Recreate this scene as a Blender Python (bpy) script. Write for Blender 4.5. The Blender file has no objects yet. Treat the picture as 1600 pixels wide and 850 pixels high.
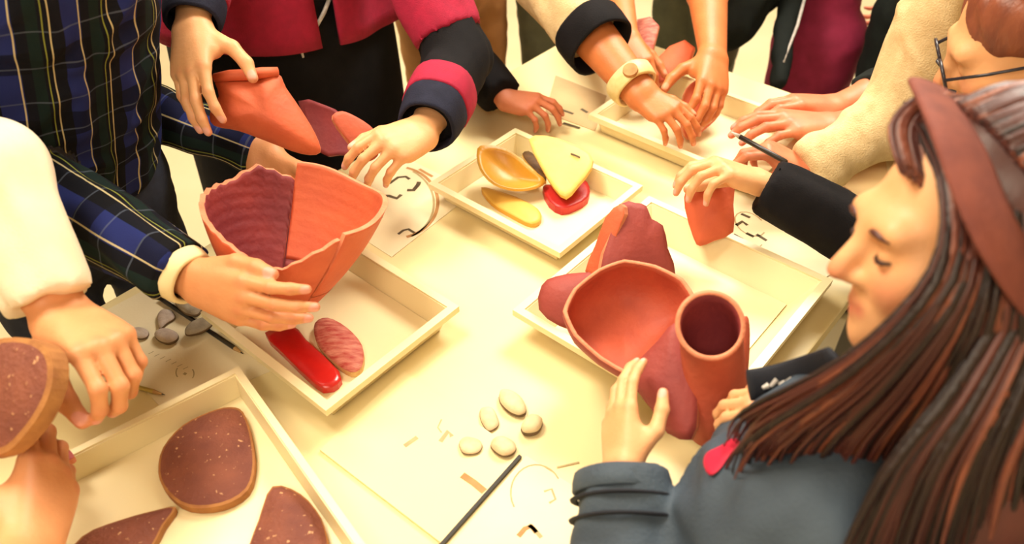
import bpy, bmesh, math, random
import numpy as np
from mathutils import Vector, Matrix

scene = bpy.context.scene
COL = scene.collection
random.seed(7)

# ------------------------------------------------------------------ camera, light, exposure
FPX = 1255.0
PITCH = math.radians(42)
CAM = np.array([0.0, 0.0, 1.6])
RT = np.array([1.0, 0, 0])
FW = np.array([0, math.cos(PITCH), -math.sin(PITCH)])
UP = np.array([0, math.sin(PITCH), math.cos(PITCH)])
cam_d = bpy.data.cameras.new('camera')
cam_o = bpy.data.objects.new('camera', cam_d)
COL.objects.link(cam_o)
cam_o.location = CAM
cam_o.rotation_euler = (math.pi / 2 - PITCH, 0, 0)
cam_d.sensor_width = 36
cam_d.lens = 36 * FPX / 1600
cam_d.clip_start = 0.02
cam_d.dof.use_dof = True
cam_d.dof.focus_distance = 1.2
cam_d.dof.aperture_fstop = 3.6
scene.camera = cam_o

world = bpy.data.worlds.new('world')
scene.world = world
world.use_nodes = True
world.node_tree.nodes['Background'].inputs[0].default_value = (1.0, 0.88, 0.72, 1)
world.node_tree.nodes['Background'].inputs[1].default_value = 0.5


def area(name, loc, target, size, power, color):
    d = bpy.data.lights.new(name, 'AREA')
    d.shape = 'RECTANGLE'
    d.size, d.size_y = size
    d.energy = power
    d.color = color
    o = bpy.data.objects.new(name, d)
    COL.objects.link(o)
    o.location = loc
    o.rotation_euler = (Vector(target) - Vector(loc)).to_track_quat('-Z', 'Y').to_euler()
    return o


# ceiling panels of the room
area('ceiling_lamp', (-0.75, 1.15, 2.75), (-0.1, 0.95, 0.75), (0.9, 0.9), 52, (1.0, 0.87, 0.68))
area('ceiling_lamp', (0.9, 2.3, 2.75), (0.8, 1.9, 0.3), (1.0, 1.0), 66, (1.0, 0.93, 0.80))
area('ceiling_lamp', (-0.3, -0.7, 2.75), (0.1, 0.6, 0.75), (1.0, 1.0), 26, (1.0, 0.84, 0.64))

vs = scene.view_settings
vs.view_transform = 'Standard'
vs.look = 'None'
vs.gamma = 1.0
vs.use_curve_mapping = False
vs.exposure = 0.70
scene.cycles.max_bounces = 5
scene.cycles.diffuse_bounces = 3
scene.cycles.glossy_bounces = 2

# ------------------------------------------------------------------ helpers


def nrm(v):
    v = np.asarray(v, float)
    return v / (np.linalg.norm(v) + 1e-12)


def ray(px, py):
    return FW + (px - 800) / FPX * RT - (py - 425) / FPX * UP


def P(px, py, d):
    return CAM + d * ray(px, py)


def T(px, py, z=0.75):
    r = ray(px, py)
    return CAM + r * ((z - CAM[2]) / r[2])


def onp(px, py, c, n):
    r = ray(px, py)
    return CAM + r * (np.dot(np.asarray(c) - CAM, n) / np.dot(r, n))


A = nrm([-2000, 1689, 0])     # across the table, towards the far-left side
B = nrm([1425, 1689, 0])      # along the table, away to the right
UPZ = np.array([0, 0, 1.0])
TOCAM = -FW


def S(r, g, b):
    f = lambda c: (c / 255 / 12.92) if c / 255 <= 0.04045 else ((c / 255 + 0.055) / 1.055) ** 2.4
    return (f(r), f(g), f(b), 1)


def mat(name, c1, c2=None, scale=20, rough=0.6, bump=0.0, bscale=60, stretch=None, coat=0, sss=0, detail=4, spots=None, spec=None):
    m = bpy.data.materials.new(name)
    m.use_nodes = True
    nt = m.node_tree
    N = nt.nodes
    L = nt.links
    b = N['Principled BSDF']
    b.inputs['Roughness'].default_value = rough
    if spec is not None:
        b.inputs['Specular IOR Level'].default_value = spec
    tc = N.new('ShaderNodeTexCoord')
    mp = N.new('ShaderNodeMapping')
    L.new(tc.outputs['Object'], mp.inputs['Vector'])
    if stretch:
        mp.inputs['Scale'].default_value = stretch
    no = N.new('ShaderNodeTexNoise')
    no.inputs['Scale'].default_value = scale
    no.inputs['Detail'].default_value = detail
    L.new(mp.outputs[0], no.inputs['Vector'])
    rp = N.new('ShaderNodeValToRGB')
    rp.color_ramp.elements[0].position = 0.3
    rp.color_ramp.elements[1].position = 0.7
    rp.color_ramp.elements[0].color = c1
    rp.color_ramp.elements[1].color = c2 or c1
    L.new(no.outputs['Fac'], rp.inputs[0])
    out = rp.outputs[0]
    if spots:
        col, sc, thr = spots
        n2 = N.new('ShaderNodeTexNoise')
        n2.inputs['Scale'].default_value = sc
        n2.inputs['Detail'].default_value = 2
        L.new(tc.outputs['Object'], n2.inputs['Vector'])
        r2 = N.new('ShaderNodeValToRGB')
        r2.color_ramp.elements[0].position = thr
        r2.color_ramp.elements[1].position = thr + 0.06
        L.new(n2.outputs['Fac'], r2.inputs[0])
        mx = N.new('ShaderNodeMix')
        mx.data_type = 'RGBA'
        L.new(r2.outputs[0], mx.inputs['Factor'])
        L.new(out, mx.inputs['A'])
        mx.inputs['B'].default_value = col
        out = mx.outputs['Result']
    L.new(out, b.inputs['Base Color'])
    if coat:
        b.inputs['Coat Weight'].default_value = coat
        b.inputs['Coat Roughness'].default_value = 0.2
    if sss:
        b.inputs['Subsurface Weight'].default_value = sss
        b.inputs['Subsurface Radius'].default_value = (0.012, 0.005, 0.003)
        b.inputs['Subsurface Scale'].default_value = 0.6
    if bump:
        n3 = N.new('ShaderNodeTexNoise')
        n3.inputs['Scale'].default_value = bscale
        n3.inputs['Detail'].default_value = 5
        L.new(mp.outputs[0], n3.inputs['Vector'])
        bp = N.new('ShaderNodeBump')
        bp.inputs['Strength'].default_value = bump
        bp.inputs['Distance'].default_value = 0.004
        L.new(n3.outputs['Fac'], bp.inputs['Height'])
        L.new(bp.outputs[0], b.inputs['Normal'])
    return m


def skin_mat(name, c1, c2, blush, nail):
    """skin with knuckle/fingertip redness and nails from the mesh attribute 'tint'"""
    m = mat(name, c1, c2, 30, 0.5, 0.12, 220, sss=0.08)
    nt = m.node_tree
    N, L = nt.nodes, nt.links
    b = N['Principled BSDF']
    src = b.inputs['Base Color'].links[0].from_socket
    at = N.new('ShaderNodeAttribute')
    at.attribute_name = 'tint'
    sp = N.new('ShaderNodeSeparateXYZ')
    L.new(at.outputs['Vector'], sp.inputs[0])
    for i, col in ((0, blush), (1, nail)):
        mx = N.new('ShaderNodeMix')
        mx.data_type = 'RGBA'
        L.new(sp.outputs[i], mx.inputs['Factor'])
        L.new(src, mx.inputs['A'])
        mx.inputs['B'].default_value = col
        src = mx.outputs['Result']
    L.new(src, b.inputs['Base Color'])
    return m


def mesh_np(name, V, F4=None, F3=None, smooth=True, mats=(), mi=None):
    me = bpy.data.meshes.new(name)
    V = np.asarray(V, np.float32).reshape(-1, 3)
    me.vertices.add(len(V))
    me.vertices.foreach_set('co', V.ravel())
    f4 = np.asarray(F4 if F4 is not None and len(F4) else np.zeros((0, 4)), np.int32).reshape(-1, 4)
    f3 = np.asarray(F3 if F3 is not None and len(F3) else np.zeros((0, 3)), np.int32).reshape(-1, 3)
    me.loops.add(f4.size + f3.size)
    me.polygons.add(len(f4) + len(f3))
    me.loops.foreach_set('vertex_index', np.concatenate([f4.ravel(), f3.ravel()]))
    st = np.concatenate([np.arange(len(f4)) * 4, f4.size + np.arange(len(f3)) * 3]).astype(np.int32)
    me.polygons.foreach_set('loop_start', st)
    me.polygons.foreach_set('use_smooth', np.full(len(st), smooth))
    if mi is not None:
        me.polygons.foreach_set('material_index', np.asarray(mi, np.int32))
    for m in mats:
        me.materials.append(m)
    me.update(calc_edges=True)
    me.validate()
    return me


def obj(name, me, parent=None):
    o = bpy.data.objects.new(name, me)
    COL.objects.link(o)
    if parent is not None:
        o.parent = parent
        o.matrix_parent_inverse = Matrix.Translation(-parent.location)
    return o


def tag(o, label, cat, group=None, kind=None):
    o['label'] = label
    o['category'] = cat
    if group:
        o['group'] = group
    if kind:
        o['kind'] = kind
    return o


def thing(name, loc, label, cat, group=None):
    o = bpy.data.objects.new(name, None)
    o.empty_display_size = 0.05
    COL.objects.link(o)
    o.location = tuple(loc)
    return tag(o, label, cat, group)


class MB:
    """collects faces of one part"""

    def __init__(s):
        s.V = []
        s.F = []
        s.M = []

    def add(s, V, F, m=0):
        k = len(s.V)
        s.V += [tuple(v) for v in V]
        s.F += [tuple(i + k for i in f) for f in F]
        s.M += [m] * len(F)
        return s

    def box(s, c, u, v, w, hu, hv, hw, m=0):
        c, u, v, w = [np.asarray(q, float) for q in (c, u, v, w)]
        V = [c + a * u * hu + b * v * hv + d * w * hw for d in (-1, 1) for b in (-1, 1) for a in (-1, 1)]
        F = [(0, 2, 3, 1), (4, 5, 7, 6), (0, 1, 5, 4), (2, 6, 7, 3), (0, 4, 6, 2), (1, 3, 7, 5)]
        return s.add(V, F, m)

    def tube(s, pts, rad, n=8, m=0, flat=None):
        pts = [np.asarray(p, float) for p in pts]
        if not hasattr(rad, '__len__'):
            rad = [rad] * len(pts)
        V, F = [], []
        ref = None
        for i, p in enumerate(pts):
            t = nrm(pts[min(i + 1, len(pts) - 1)] - pts[max(i - 1, 0)])
            if ref is None:
                ref = np.cross(t, [0.3, 0.2, 1]) if flat is None else np.asarray(flat[0], float)
            ref = nrm(ref - t * np.dot(ref, t))
            bi = np.cross(t, ref)
            fl = flat[1] if flat else 1.0
            for j in range(n):
                a = 2 * math.pi * j / n
                V.append(p + rad[i] * (math.cos(a) * fl * ref + math.sin(a) * bi))
        for i in range(len(pts) - 1):
            for j in range(n):
                k = (j + 1) % n
                F.append((i * n + j, i * n + k, (i + 1) * n + k, (i + 1) * n + j))
        F.append(tuple(range(n - 1, -1, -1)))
        e = (len(pts) - 1) * n
        F.append(tuple(range(e, e + n)))
        return s.add(V, F, m)

    def build(s, name, mats, parent=None, smooth=False, bevel=0):
        me = bpy.data.meshes.new(name)
        me.from_pydata(s.V, [], s.F)
        for m in (mats if isinstance(mats, (list, tuple)) else [mats]):
            me.materials.append(m)
        me.polygons.foreach_set('material_index', s.M)
        me.polygons.foreach_set('use_smooth', [smooth] * len(s.F))
        bm = bmesh.new()
        bm.from_mesh(me)
        bmesh.ops.recalc_face_normals(bm, faces=bm.faces)
        if bevel:
            bmesh.ops.bevel(bm, geom=[e for e in bm.edges if e.calc_face_angle(0) > 0.5], offset=bevel, segments=2, profile=0.6, affect='EDGES')
        bm.to_mesh(me)
        bm.free()
        me.update()
        return obj(name, me, parent)


def spline(pts, n):
    """closed Catmull-Rom through 3-d points, n samples per span"""
    pts = [np.asarray(p, float) for p in pts]
    out = []
    k = len(pts)
    for i in range(k):
        p0, p1, p2, p3 = pts[i - 1], pts[i], pts[(i + 1) % k], pts[(i + 2) % k]
        for j in range(n):
            t = j / n
            out.append(0.5 * (2 * p1 + (p2 - p0) * t + (2 * p0 - 5 * p1 + 4 * p2 - p3) * t * t + (3 * p1 - p0 - 3 * p2 + p3) * t ** 3))
    return out


def wig(p, f, seed=0):
    p = np.asarray(p, float)
    return (np.sin(p[..., 0] * f + p[..., 1] * f * 0.7 + seed) + np.sin(p[..., 1] * f * 1.3 - p[..., 2] * f * 0.9 + seed * 2.1) + np.sin(p[..., 2] * f * 1.1 + p[..., 0] * f * 0.6 + seed * 0.7)) / 3


def slab(name, pts, n, thick, bulge, mats, parent=None, rough=0.0, sm=3, rings=6, bend=None, ridge=0, border=0):
    """a sherd: closed outline with own thickness, bulging along n; mats = face, edge, back"""
    n = nrm(n)
    pts = spline(pts, sm) if sm > 1 else [np.asarray(p, float) for p in pts]
    pts = np.array(pts)
    c = pts.mean(0)
    if rough:
        pts = pts + (pts - c) * (np.array([[wig(p, 190, 1.7) * rough] for p in pts]))
    k = len(pts)
    V, F, M = [], [], []
    sc = [1 - (i / rings) for i in range(rings)]
    if border:
        sc[1] = 1 - border
    for side in (0, 1):
        for s_ in sc:
            ss = s_ if side == 0 else s_
            for p in pts:
                q = c + (p - c) * ss
                if bend is not None:
                    ax, amt = bend
                    off = amt * (1 - (np.dot(q - c, ax) / max(1e-6, np.abs((pts - c) @ ax).max())) ** 2)
                else:
                    off = bulge * (1 - ss * ss)
                q = q + n * off
                if side == 0:
                    q = q + n * (ridge * math.sin(np.dot(q - c, UPZ) * 600) if ridge and ss < 0.98 else 0)
                    q = q + n * wig(q, 90, 0.4) * 0.0008
                V.append(q - n * thick * side)
        V.append(V[-k:] and np.mean(V[-k:], 0))
    per = rings * k + 1
    for side in (0, 1):
        o = side * per
        for r in range(rings - 1):
            for j in range(k):
                jj = (j + 1) % k
                F.append((o + r * k + j, o + r * k + jj, o + (r + 1) * k + jj, o + (r + 1) * k + j))
                M.append(1 if border and r == 0 else 0 if side == 0 else 2)
        for j in range(k):
            F.append((o + (rings - 1) * k + j, o + (rings - 1) * k + (j + 1) % k, o + per - 1))
            M.append(0 if side == 0 else 2)
    for j in range(k):
        jj = (j + 1) % k
        F.append((j, per + j, per + jj, jj))
        M.append(1)
    me = bpy.data.meshes.new(name)
    me.from_pydata([tuple(v) for v in V], [], F)
    mats = list(mats) + [mats[-1]] * (3 - len(mats)) if len(mats) < 3 else mats
    for m in mats:
        me.materials.append(m)
    me.polygons.foreach_set('material_index', M)
    me.polygons.foreach_set('use_smooth', [m != 1 for m in M])
    bm = bmesh.new()
    bm.from_mesh(me)
    bmesh.ops.recalc_face_normals(bm, faces=bm.faces)
    bm.to_mesh(me)
    bm.free()
    return obj(name, me, parent)


def lathe(name, c, ax, ref, prof, th0, th1, thick, mats, parent=None, top=None, nu=48, ridge=0, closed_base=False, edge_w=None):
    """part of a turned vessel: prof(s)->(radius, height), s in 0..1; top(theta)->s limit; mats = outside, edge, inside"""
    ax = nrm(ax)
    ref = nrm(np.asarray(ref) - ax * np.dot(ref, ax))
    bi = np.cross(ax, ref)
    nv = 26
    full = abs(th1 - th0 - 360) < 1e-6
    V, F, M = [], [], []
    for side in (0, 1):
        for i in range(nu + 1):
            th = math.radians(th0 + (th1 - th0) * i / nu)
            e = np.cos(th) * ref + np.sin(th) * bi
            st = top(math.degrees(th)) if top else 1.0
            for j in range(nv + 1):
                s_ = st * j / nv
                r, h = prof(s_)
                if side:
                    r = r - thick + (ridge * math.sin(h * 420 + 0.6 * math.sin(th * 2)) if 0 < j < nv else 0)
                    h = max(h, thick * 0.8) if closed_base else h
                V.append(c + ax * h + e * max(r, 0.001))
    w = nv + 1
    per = (nu + 1) * w
    for side in (0, 1):
        o = side * per
        for i in range(nu):
            for j in range(nv):
                F.append((o + i * w + j, o + (i + 1) * w + j, o + (i + 1) * w + j + 1, o + i * w + j + 1))
                M.append(2 if side else 0)
    for i in range(nu):
        F.append((i * w + nv, (i + 1) * w + nv, per + (i + 1) * w + nv, per + i * w + nv))
        M.append(1)
        F.append((i * w, (i + 1) * w, per + (i + 1) * w, per + i * w))
        M.append(1)
    if not full:
        for i in (0, nu):
            for j in range(nv):
                F.append((i * w + j, i * w + j + 1, per + i * w + j + 1, per + i * w + j))
                M.append(1)
    if closed_base:
        for side in (0, 1):
            V.append(c + ax * (thick * 0.8 if side else 0))
            q = len(V) - 1
            for i in range(nu):
                F.append((side * per + i * w, side * per + (i + 1) * w, q))
                M.append(2 if side else 0)
    me = bpy.data.meshes.new(name)
    me.from_pydata([tuple(v) for v in V], [], F)
    for m in mats:
        me.materials.append(m)
    me.polygons.foreach_set('material_index', M)
    me.polygons.foreach_set('use_smooth', [m != 1 for m in M])
    bm = bmesh.new()
    bm.from_mesh(me)
    bmesh.ops.remove_doubles(bm, verts=bm.verts, dist=1e-6)
    bmesh.ops.recalc_face_normals(bm, faces=bm.faces)
    bm.to_mesh(me)
    bm.free()
    return obj(name, me, parent)


# ------------------------------------------------------------------ smooth solids for bodies and clothes
def cap(a, b, ra, rb, k=0.01, flat=None, uv=True):
    return dict(t='c', a=np.asarray(a, float), b=np.asarray(b, float), ra=ra, rb=rb, k=k, flat=flat, uv=uv)


def ell(c, r, R=None, k=0.01):
    return dict(t='e', c=np.asarray(c, float), r=np.asarray(r, float), R=np.eye(3) if R is None else np.asarray(R), k=k, uv=False)


def pbox(p, m):
    if p['t'] == 'c':
        r = max(p['ra'], p['rb']) + m
        return np.minimum(p['a'], p['b']) - r, np.maximum(p['a'], p['b']) + r
    r = p['r'].max() + m
    return p['c'] - r, p['c'] + r


def peval(p, X, Y, Z):
    if p['t'] == 'c':
        a, d = p['a'], p['b'] - p['a']
        x, y, z = X - a[0], Y - a[1], Z - a[2]
        t = np.clip((x * d[0] + y * d[1] + z * d[2]) / (d @ d + 1e-12), 0, 1)
        x, y, z = x - t * d[0], y - t * d[1], z - t * d[2]
        q = x * x + y * y + z * z
        if p['flat'] is not None:
            n, f = p['flat']
            q = q + (x * n[0] + y * n[1] + z * n[2]) ** 2 * (1 / f ** 2 - 1)
        return np.sqrt(q) - (p['ra'] + (p['rb'] - p['ra']) * t)
    R, r, c = p['R'], p['r'], p['c']
    x, y, z = X - c[0], Y - c[1], Z - c[2]
    k0 = 0
    k1 = 0
    for i in range(3):
        u = x * R[i, 0] + y * R[i, 1] + z * R[i, 2]
        k0 = k0 + (u / r[i]) ** 2
        k1 = k1 + (u / r[i] ** 2) ** 2
    k0 = np.sqrt(k0)
    return k0 * (k0 - 1) / (np.sqrt(k1) + 1e-9)


def smin(a, b, k):
    h = np.maximum(k - np.abs(a - b), 0) / k
    return np.minimum(a, b) - h * h * k * 0.25


def solid(groups, vox):
    """groups: dict(p=[prims], k=outer blend, cuts=[(pt,n)], sub=bool). returns V, quads"""
    m = 0.02 + 2 * vox
    lo = np.min([pbox(p, m)[0] for g in groups if not g.get('sub') for p in g['p']], 0)
    hi = np.max([pbox(p, m)[1] for g in groups if not g.get('sub') for p in g['p']], 0)
    dims = np.ceil((hi - lo) / vox).astype(int) + 1
    F = np.full(dims, 0.06, np.float32)
    ax = [(lo[i] + np.arange(dims[i]) * vox).astype(np.float32) for i in range(3)]
    for g in groups:
        gm = m + 0.012
        l = np.min([pbox(p, gm)[0] for p in g['p']], 0)
        h = np.max([pbox(p, gm)[1] for p in g['p']], 0)
        i0 = np.clip(((l - lo) / vox).astype(int), 0, dims - 1)
        i1 = np.clip(((h - lo) / vox).astype(int) + 1, 1, dims)
        if (i1 <= i0).any():
            continue
        sl = tuple(slice(i0[i], i1[i]) for i in range(3))
        X = ax[0][sl[0]][:, None, None]
        Y = ax[1][sl[1]][None, :, None]
        Z = ax[2][sl[2]][None, None, :]
        G = np.full(tuple(i1 - i0), 0.06, np.float32)
        for p in g['p']:
            pl, ph = pbox(p, gm)
            j0 = np.clip(((pl - lo) / vox).astype(int), i0, i1 - 1)
            j1 = np.clip(((ph - lo) / vox).astype(int) + 1, j0 + 1, i1)
            ss = tuple(slice(j0[i] - i0[i], j1[i] - i0[i]) for i in range(3))
            D = peval(p, ax[0][j0[0]:j1[0]][:, None, None], ax[1][j0[1]:j1[1]][None, :, None], ax[2][j0[2]:j1[2]][None, None, :])
            G[ss] = smin(G[ss], D, p['k'])
        for (pt, n) in g.get('cuts', []):
            n = nrm(n)
            G = np.maximum(G, (X - pt[0]) * n[0] + (Y - pt[1]) * n[1] + (Z - pt[2]) * n[2])
        if g.get('sub'):
            F[sl] = -smin(-F[sl], G, g.get('k', 0.006))
        else:
            F[sl] = smin(F[sl], G, g.get('k', 0.006))
    s_ = F < 0
    c8 = np.zeros(dims - 1, np.uint8)
    offs = [(a, b, c) for a in (0, 1) for b in (0, 1) for c in (0, 1)]
    sh = dims - 1
    for a, b, c in offs:
        c8 += s_[a:a + sh[0], b:b + sh[1], c:c + sh[2]]
    act = (c8 > 0) & (c8 < 8)
    I = np.argwhere(act)
    idx = np.full(sh, -1, np.int32)
    idx[act] = np.arange(len(I))
    acc = np.zeros((len(I), 3))
    cnt = np.zeros(len(I))
    val = {o: F[I[:, 0] + o[0], I[:, 1] + o[1], I[:, 2] + o[2]] for o in offs}
    for o in offs:
        for d in range(3):
            if o[d] == 0:
                q = list(o)
                q[d] = 1
                va, vb = val[o], val[tuple(q)]
                cr = (va < 0) != (vb < 0)
                t = np.where(cr, va / np.where(cr, va - vb, 1), 0)
                pt = np.tile(np.array(o, float), (len(I), 1))
                pt[:, d] = t
                acc[cr] += pt[cr]
                cnt[cr] += 1
    V = lo + (I + acc / np.maximum(cnt, 1)[:, None]) * vox
    Q = []
    for d in range(3):
        e1, e2 = (d + 1) % 3, (d + 2) % 3
        sa = [slice(0, None)] * 3
        sb = [slice(0, None)] * 3
        sa[d] = slice(0, -1)
        sb[d] = slice(1, None)
        ch = s_[tuple(sa)] != s_[tuple(sb)]
        E = np.argwhere(ch)
        E = E[(E[:, e1] > 0) & (E[:, e2] > 0) & (E[:, e1] < sh[e1]) & (E[:, e2] < sh[e2])]
        ins = s_[E[:, 0], E[:, 1], E[:, 2]]
        cs = []
        for u, v in ((-1, -1), (0, -1), (0, 0), (-1, 0)):
            c = E.copy()
            c[:, e1] += u
            c[:, e2] += v
            cs.append(idx[c[:, 0], c[:, 1], c[:, 2]])
        q = np.stack(cs, 1)
        q[~ins] = q[~ins][:, ::-1]
        Q.append(q)
    Q = np.concatenate(Q)
    Q = Q[(Q >= 0).all(1)]
    return V, Q


def relax(V, Q, it=2, lam=0.5):
    for _ in range(it):
        acc = np.zeros_like(V)
        cnt = np.zeros(len(V))
        for a, b in ((0, 1), (1, 2), (2, 3), (3, 0)):
            np.add.at(acc, Q[:, a], V[Q[:, b]])
            np.add.at(cnt, Q[:, a], 1)
            np.add.at(acc, Q[:, b], V[Q[:, a]])
            np.add.at(cnt, Q[:, b], 1)
        V = V + lam * (acc / np.maximum(cnt, 1)[:, None] - V)
    return V


def vnormals(V, Q):
    n = np.cross(V[Q[:, 2]] - V[Q[:, 0]], V[Q[:, 3]] - V[Q[:, 1]])
    o = np.zeros_like(V)
    for i in range(4):
        np.add.at(o, Q[:, i], n)
    return o / (np.linalg.norm(o, axis=1)[:, None] + 1e-12)


def wrap_uv(groups, V):
    """distance along and around the nearest limb, in metres (for woven patterns)"""
    best = np.full(len(V), 9.0)
    uv = np.zeros((len(V), 3))
    off = 0.0
    for g in groups:
        if g.get('sub'):
            continue
        for p in g['p']:
            if p['t'] != 'c' or not p['uv']:
                continue
            d = peval(p, V[:, 0], V[:, 1], V[:, 2])
            ax = nrm(p['b'] - p['a'])
            L = np.linalg.norm(p['b'] - p['a'])
            r0 = nrm(TOCAM - ax * (TOCAM @ ax))
            bi = np.cross(ax, r0)
            q = V - p['a']
            u = q @ ax + off
            th = np.arctan2(q @ bi, q @ r0)
            m = d < best
            best[m] = d[m]
            uv[m, 0] = u[m]
            uv[m, 1] = th[m] * (p['ra'] + p['rb']) / 2
            off += L if not p.get('newoff') else 0
    return uv


def put_attr(me, name, vals):
    a = me.attributes.new(name, 'FLOAT_VECTOR', 'POINT')
    a.data.foreach_set('vector', np.asarray(vals, np.float32).ravel())


def cloth(name, groups, vox, material, parent, fold=0.003, freq=70, seed=0, uv=False):
    V, Q = solid(groups, vox)
    V = relax(V, Q, 2)
    N = vnormals(V, Q)
    w = np.sin(wig(V, freq * 0.55, seed) * 4.0 + wig(V, freq, seed + 3) * 1.5)
    V = V + N * (w * fold)[:, None]
    me = mesh_np(name, V, Q, mats=[material])
    if uv:
        put_attr(me, 'wrap', wrap_uv(groups, V))
    return obj(name, me, parent)


# ------------------------------------------------------------------ hands, arms, heads
FING = [((0.027, 0.090, 0.003), (0.043, 0.026, 0.021), 0.0092, 7),
        ((0.008, 0.095, 0.006), (0.047, 0.030, 0.022), 0.0094, 1),
        ((-0.012, 0.090, 0.004), (0.043, 0.028, 0.021), 0.0090, -5),
        ((-0.030, 0.080, -0.001), (0.034, 0.021, 0.019), 0.0080, -12)]


def hand(W, K, dorsal, side, s=1.0, curls=((20, 25, 15),) * 4, spread=1.0, thumb=((0.62, 0.70, -0.35), (0.35, 0.88, -0.30), (0.15, 0.95, -0.28)), fat=1.0):
    """W wrist, K towards the middle knuckle, dorsal = out of the back of the hand. returns groups, marks"""
    Yd = nrm(np.asarray(K) - W)
    Zd = nrm(np.asarray(dorsal, float) - Yd * np.dot(dorsal, Yd))
    X = np.cross(Yd, Zd) * (-1 if side == 'R' else 1)
    Lc = lambda v: W + s * (v[0] * X + v[1] * Yd + v[2] * Zd)
    Ld = lambda v: nrm(v[0] * X + v[1] * Yd + v[2] * Zd)
    f = s * fat
    marks = dict(tips=[], nails=[], kn=[])
    groups = []
    palm = []
    for (kp, _, r, sp) in FING:
        k = np.array(kp)
        palm.append(cap(Lc((k[0] * 0.55, 0.008, 0)), Lc(k), 0.0165 * f, 0.0118 * f, 0.014 * s))
    palm.append(cap(Lc((0.016, 0.012, -0.008)), Lc((0.030, 0.050, -0.016)), 0.0165 * f, 0.0135 * f, 0.014 * s))
    palm.append(cap(Lc((-0.018, 0.012, -0.007)), Lc((-0.027, 0.062, -0.009)), 0.0155 * f, 0.0125 * f, 0.014 * s))
    palm.append(ell(Lc((0, 0.05, -0.004)), (0.034 * f, 0.05 * f, 0.013 * f), np.array([X, Yd, Zd]), 0.012 * s))
    groups.append(dict(p=palm, k=0.012 * s))
    for (kp, ls, r, sp), cu in zip(FING, curls):
        sx = math.radians(sp * spread)
        base = (math.sin(sx), math.cos(sx))
        p = Lc(kp)
        a = 0
        pr = []
        rad = r * f
        marks['kn'].append((p + Zd * 0.008 * s, 0.011 * s))
        for i, L in enumerate(ls):
            a += math.radians(cu[i])
            d = Ld((base[0] * math.cos(a), base[1] * math.cos(a), -math.sin(a)))
            q = p + d * L * s
            r2 = rad * (0.93 if i < 2 else 0.84)
            pr.append(cap(p, q, rad * (1.05 if i else 1.1), r2, 0.004 * s))
            up = Ld((base[0] * math.sin(a), base[1] * math.sin(a), math.cos(a)))
            if i == 2:
                marks['tips'].append((q, 0.014 * s))
                marks['nails'].append((q + up * rad * 0.85 - d * 0.002 * s, 0.0062 * s))
            else:
                marks['kn'].append((q + up * 0.006 * s, 0.009 * s))
            p = q
            rad = r2
        groups.append(dict(p=pr, k=0.0035 * s))
    p = Lc((0.024, 0.024, -0.010))
    pr = []
    rad = 0.0148 * f
    for i, (L, dv) in enumerate(zip((0.043, 0.034, 0.027), thumb)):
        d = Ld(nrm(dv))
        q = p + d * L * s
        r2 = rad * (0.80 if i == 0 else 0.92 if i == 1 else 0.8)
        pr.append(cap(p, q, rad, r2, 0.005 * s))
        if i == 2:
            marks['tips'].append((q, 0.015 * s))
            side_up = nrm(0.5 * X + 0.8 * Zd)
            side_up = nrm(side_up - d * np.dot(side_up, d))
            marks['nails'].append((q + side_up * rad * 0.85 - d * 0.002 * s, 0.0075 * s))
        else:
            marks['kn'].append((q + Zd * 0.007 * s, 0.010 * s))
        p = q
        rad = r2
    groups.append(dict(p=pr, k=0.007 * s))
    return groups, marks, (X, Yd, Zd)


def forearm(W, E, fr, s=1.0, rw=0.021, re=0.040, frac=1.0):
    X, Yd, Zd = fr
    E2 = W + (np.asarray(E) - W) * frac
    r2 = rw + (re - rw) * frac
    mid = W + (E2 - W) * 0.6
    dx = nrm(X - Yd * 0)
    g = []
    for sg in (-1, 1):
        o = dx * 0.0095 * s * sg
        g.append(cap(W + o + Yd * 0.004, mid + o * 0.7, rw * s * 0.88, r2 * s * 0.96, 0.012))
        g.append(cap(mid + o * 0.7, E2 + o * 0.3, r2 * s * 0.96, r2 * s, 0.014))
    return dict(p=g, k=0.014)


def tints(V, marks):
    t = np.zeros((len(V), 3))
    for key, ch, amp in (('tips', 0, 0.75), ('kn', 0, 0.35), ('nails', 1, 1.0)):
        for m in marks:
            for c, r in m.get(key, []):
                d = np.linalg.norm(V - c, axis=1) / r
                w = np.clip(1.25 - d, 0, 0.25) * 4 if ch == 1 else np.clip(1 - d, 0, 1)
                t[:, ch] = np.maximum(t[:, ch], w * amp)
    for m in marks:
        for c, r in m.get('lips', []):
            d = np.linalg.norm((V - c), axis=1) / r
            t[:, 0] = np.maximum(t[:, 0], np.clip(1.3 - d, 0, 1) * 0.9)
    return t


def body(parts, material, parent, marks=()):
    """parts: list of (groups, voxel) joined under the clothes into one body mesh"""
    VV, QQ = [], []
    k = 0
    for g, vx in parts:
        V, Q = solid(g, vx)
        V = relax(V, Q, 2 if vx < 0.004 else 1)
        VV.append(V)
        QQ.append(Q + k)
        k += len(V)
    V = np.concatenate(VV)
    Q = np.concatenate(QQ)
    me = mesh_np('body', V, Q, mats=[material])
    put_attr(me, 'tint', tints(V, marks))
    return obj('body', me, parent)


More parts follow.
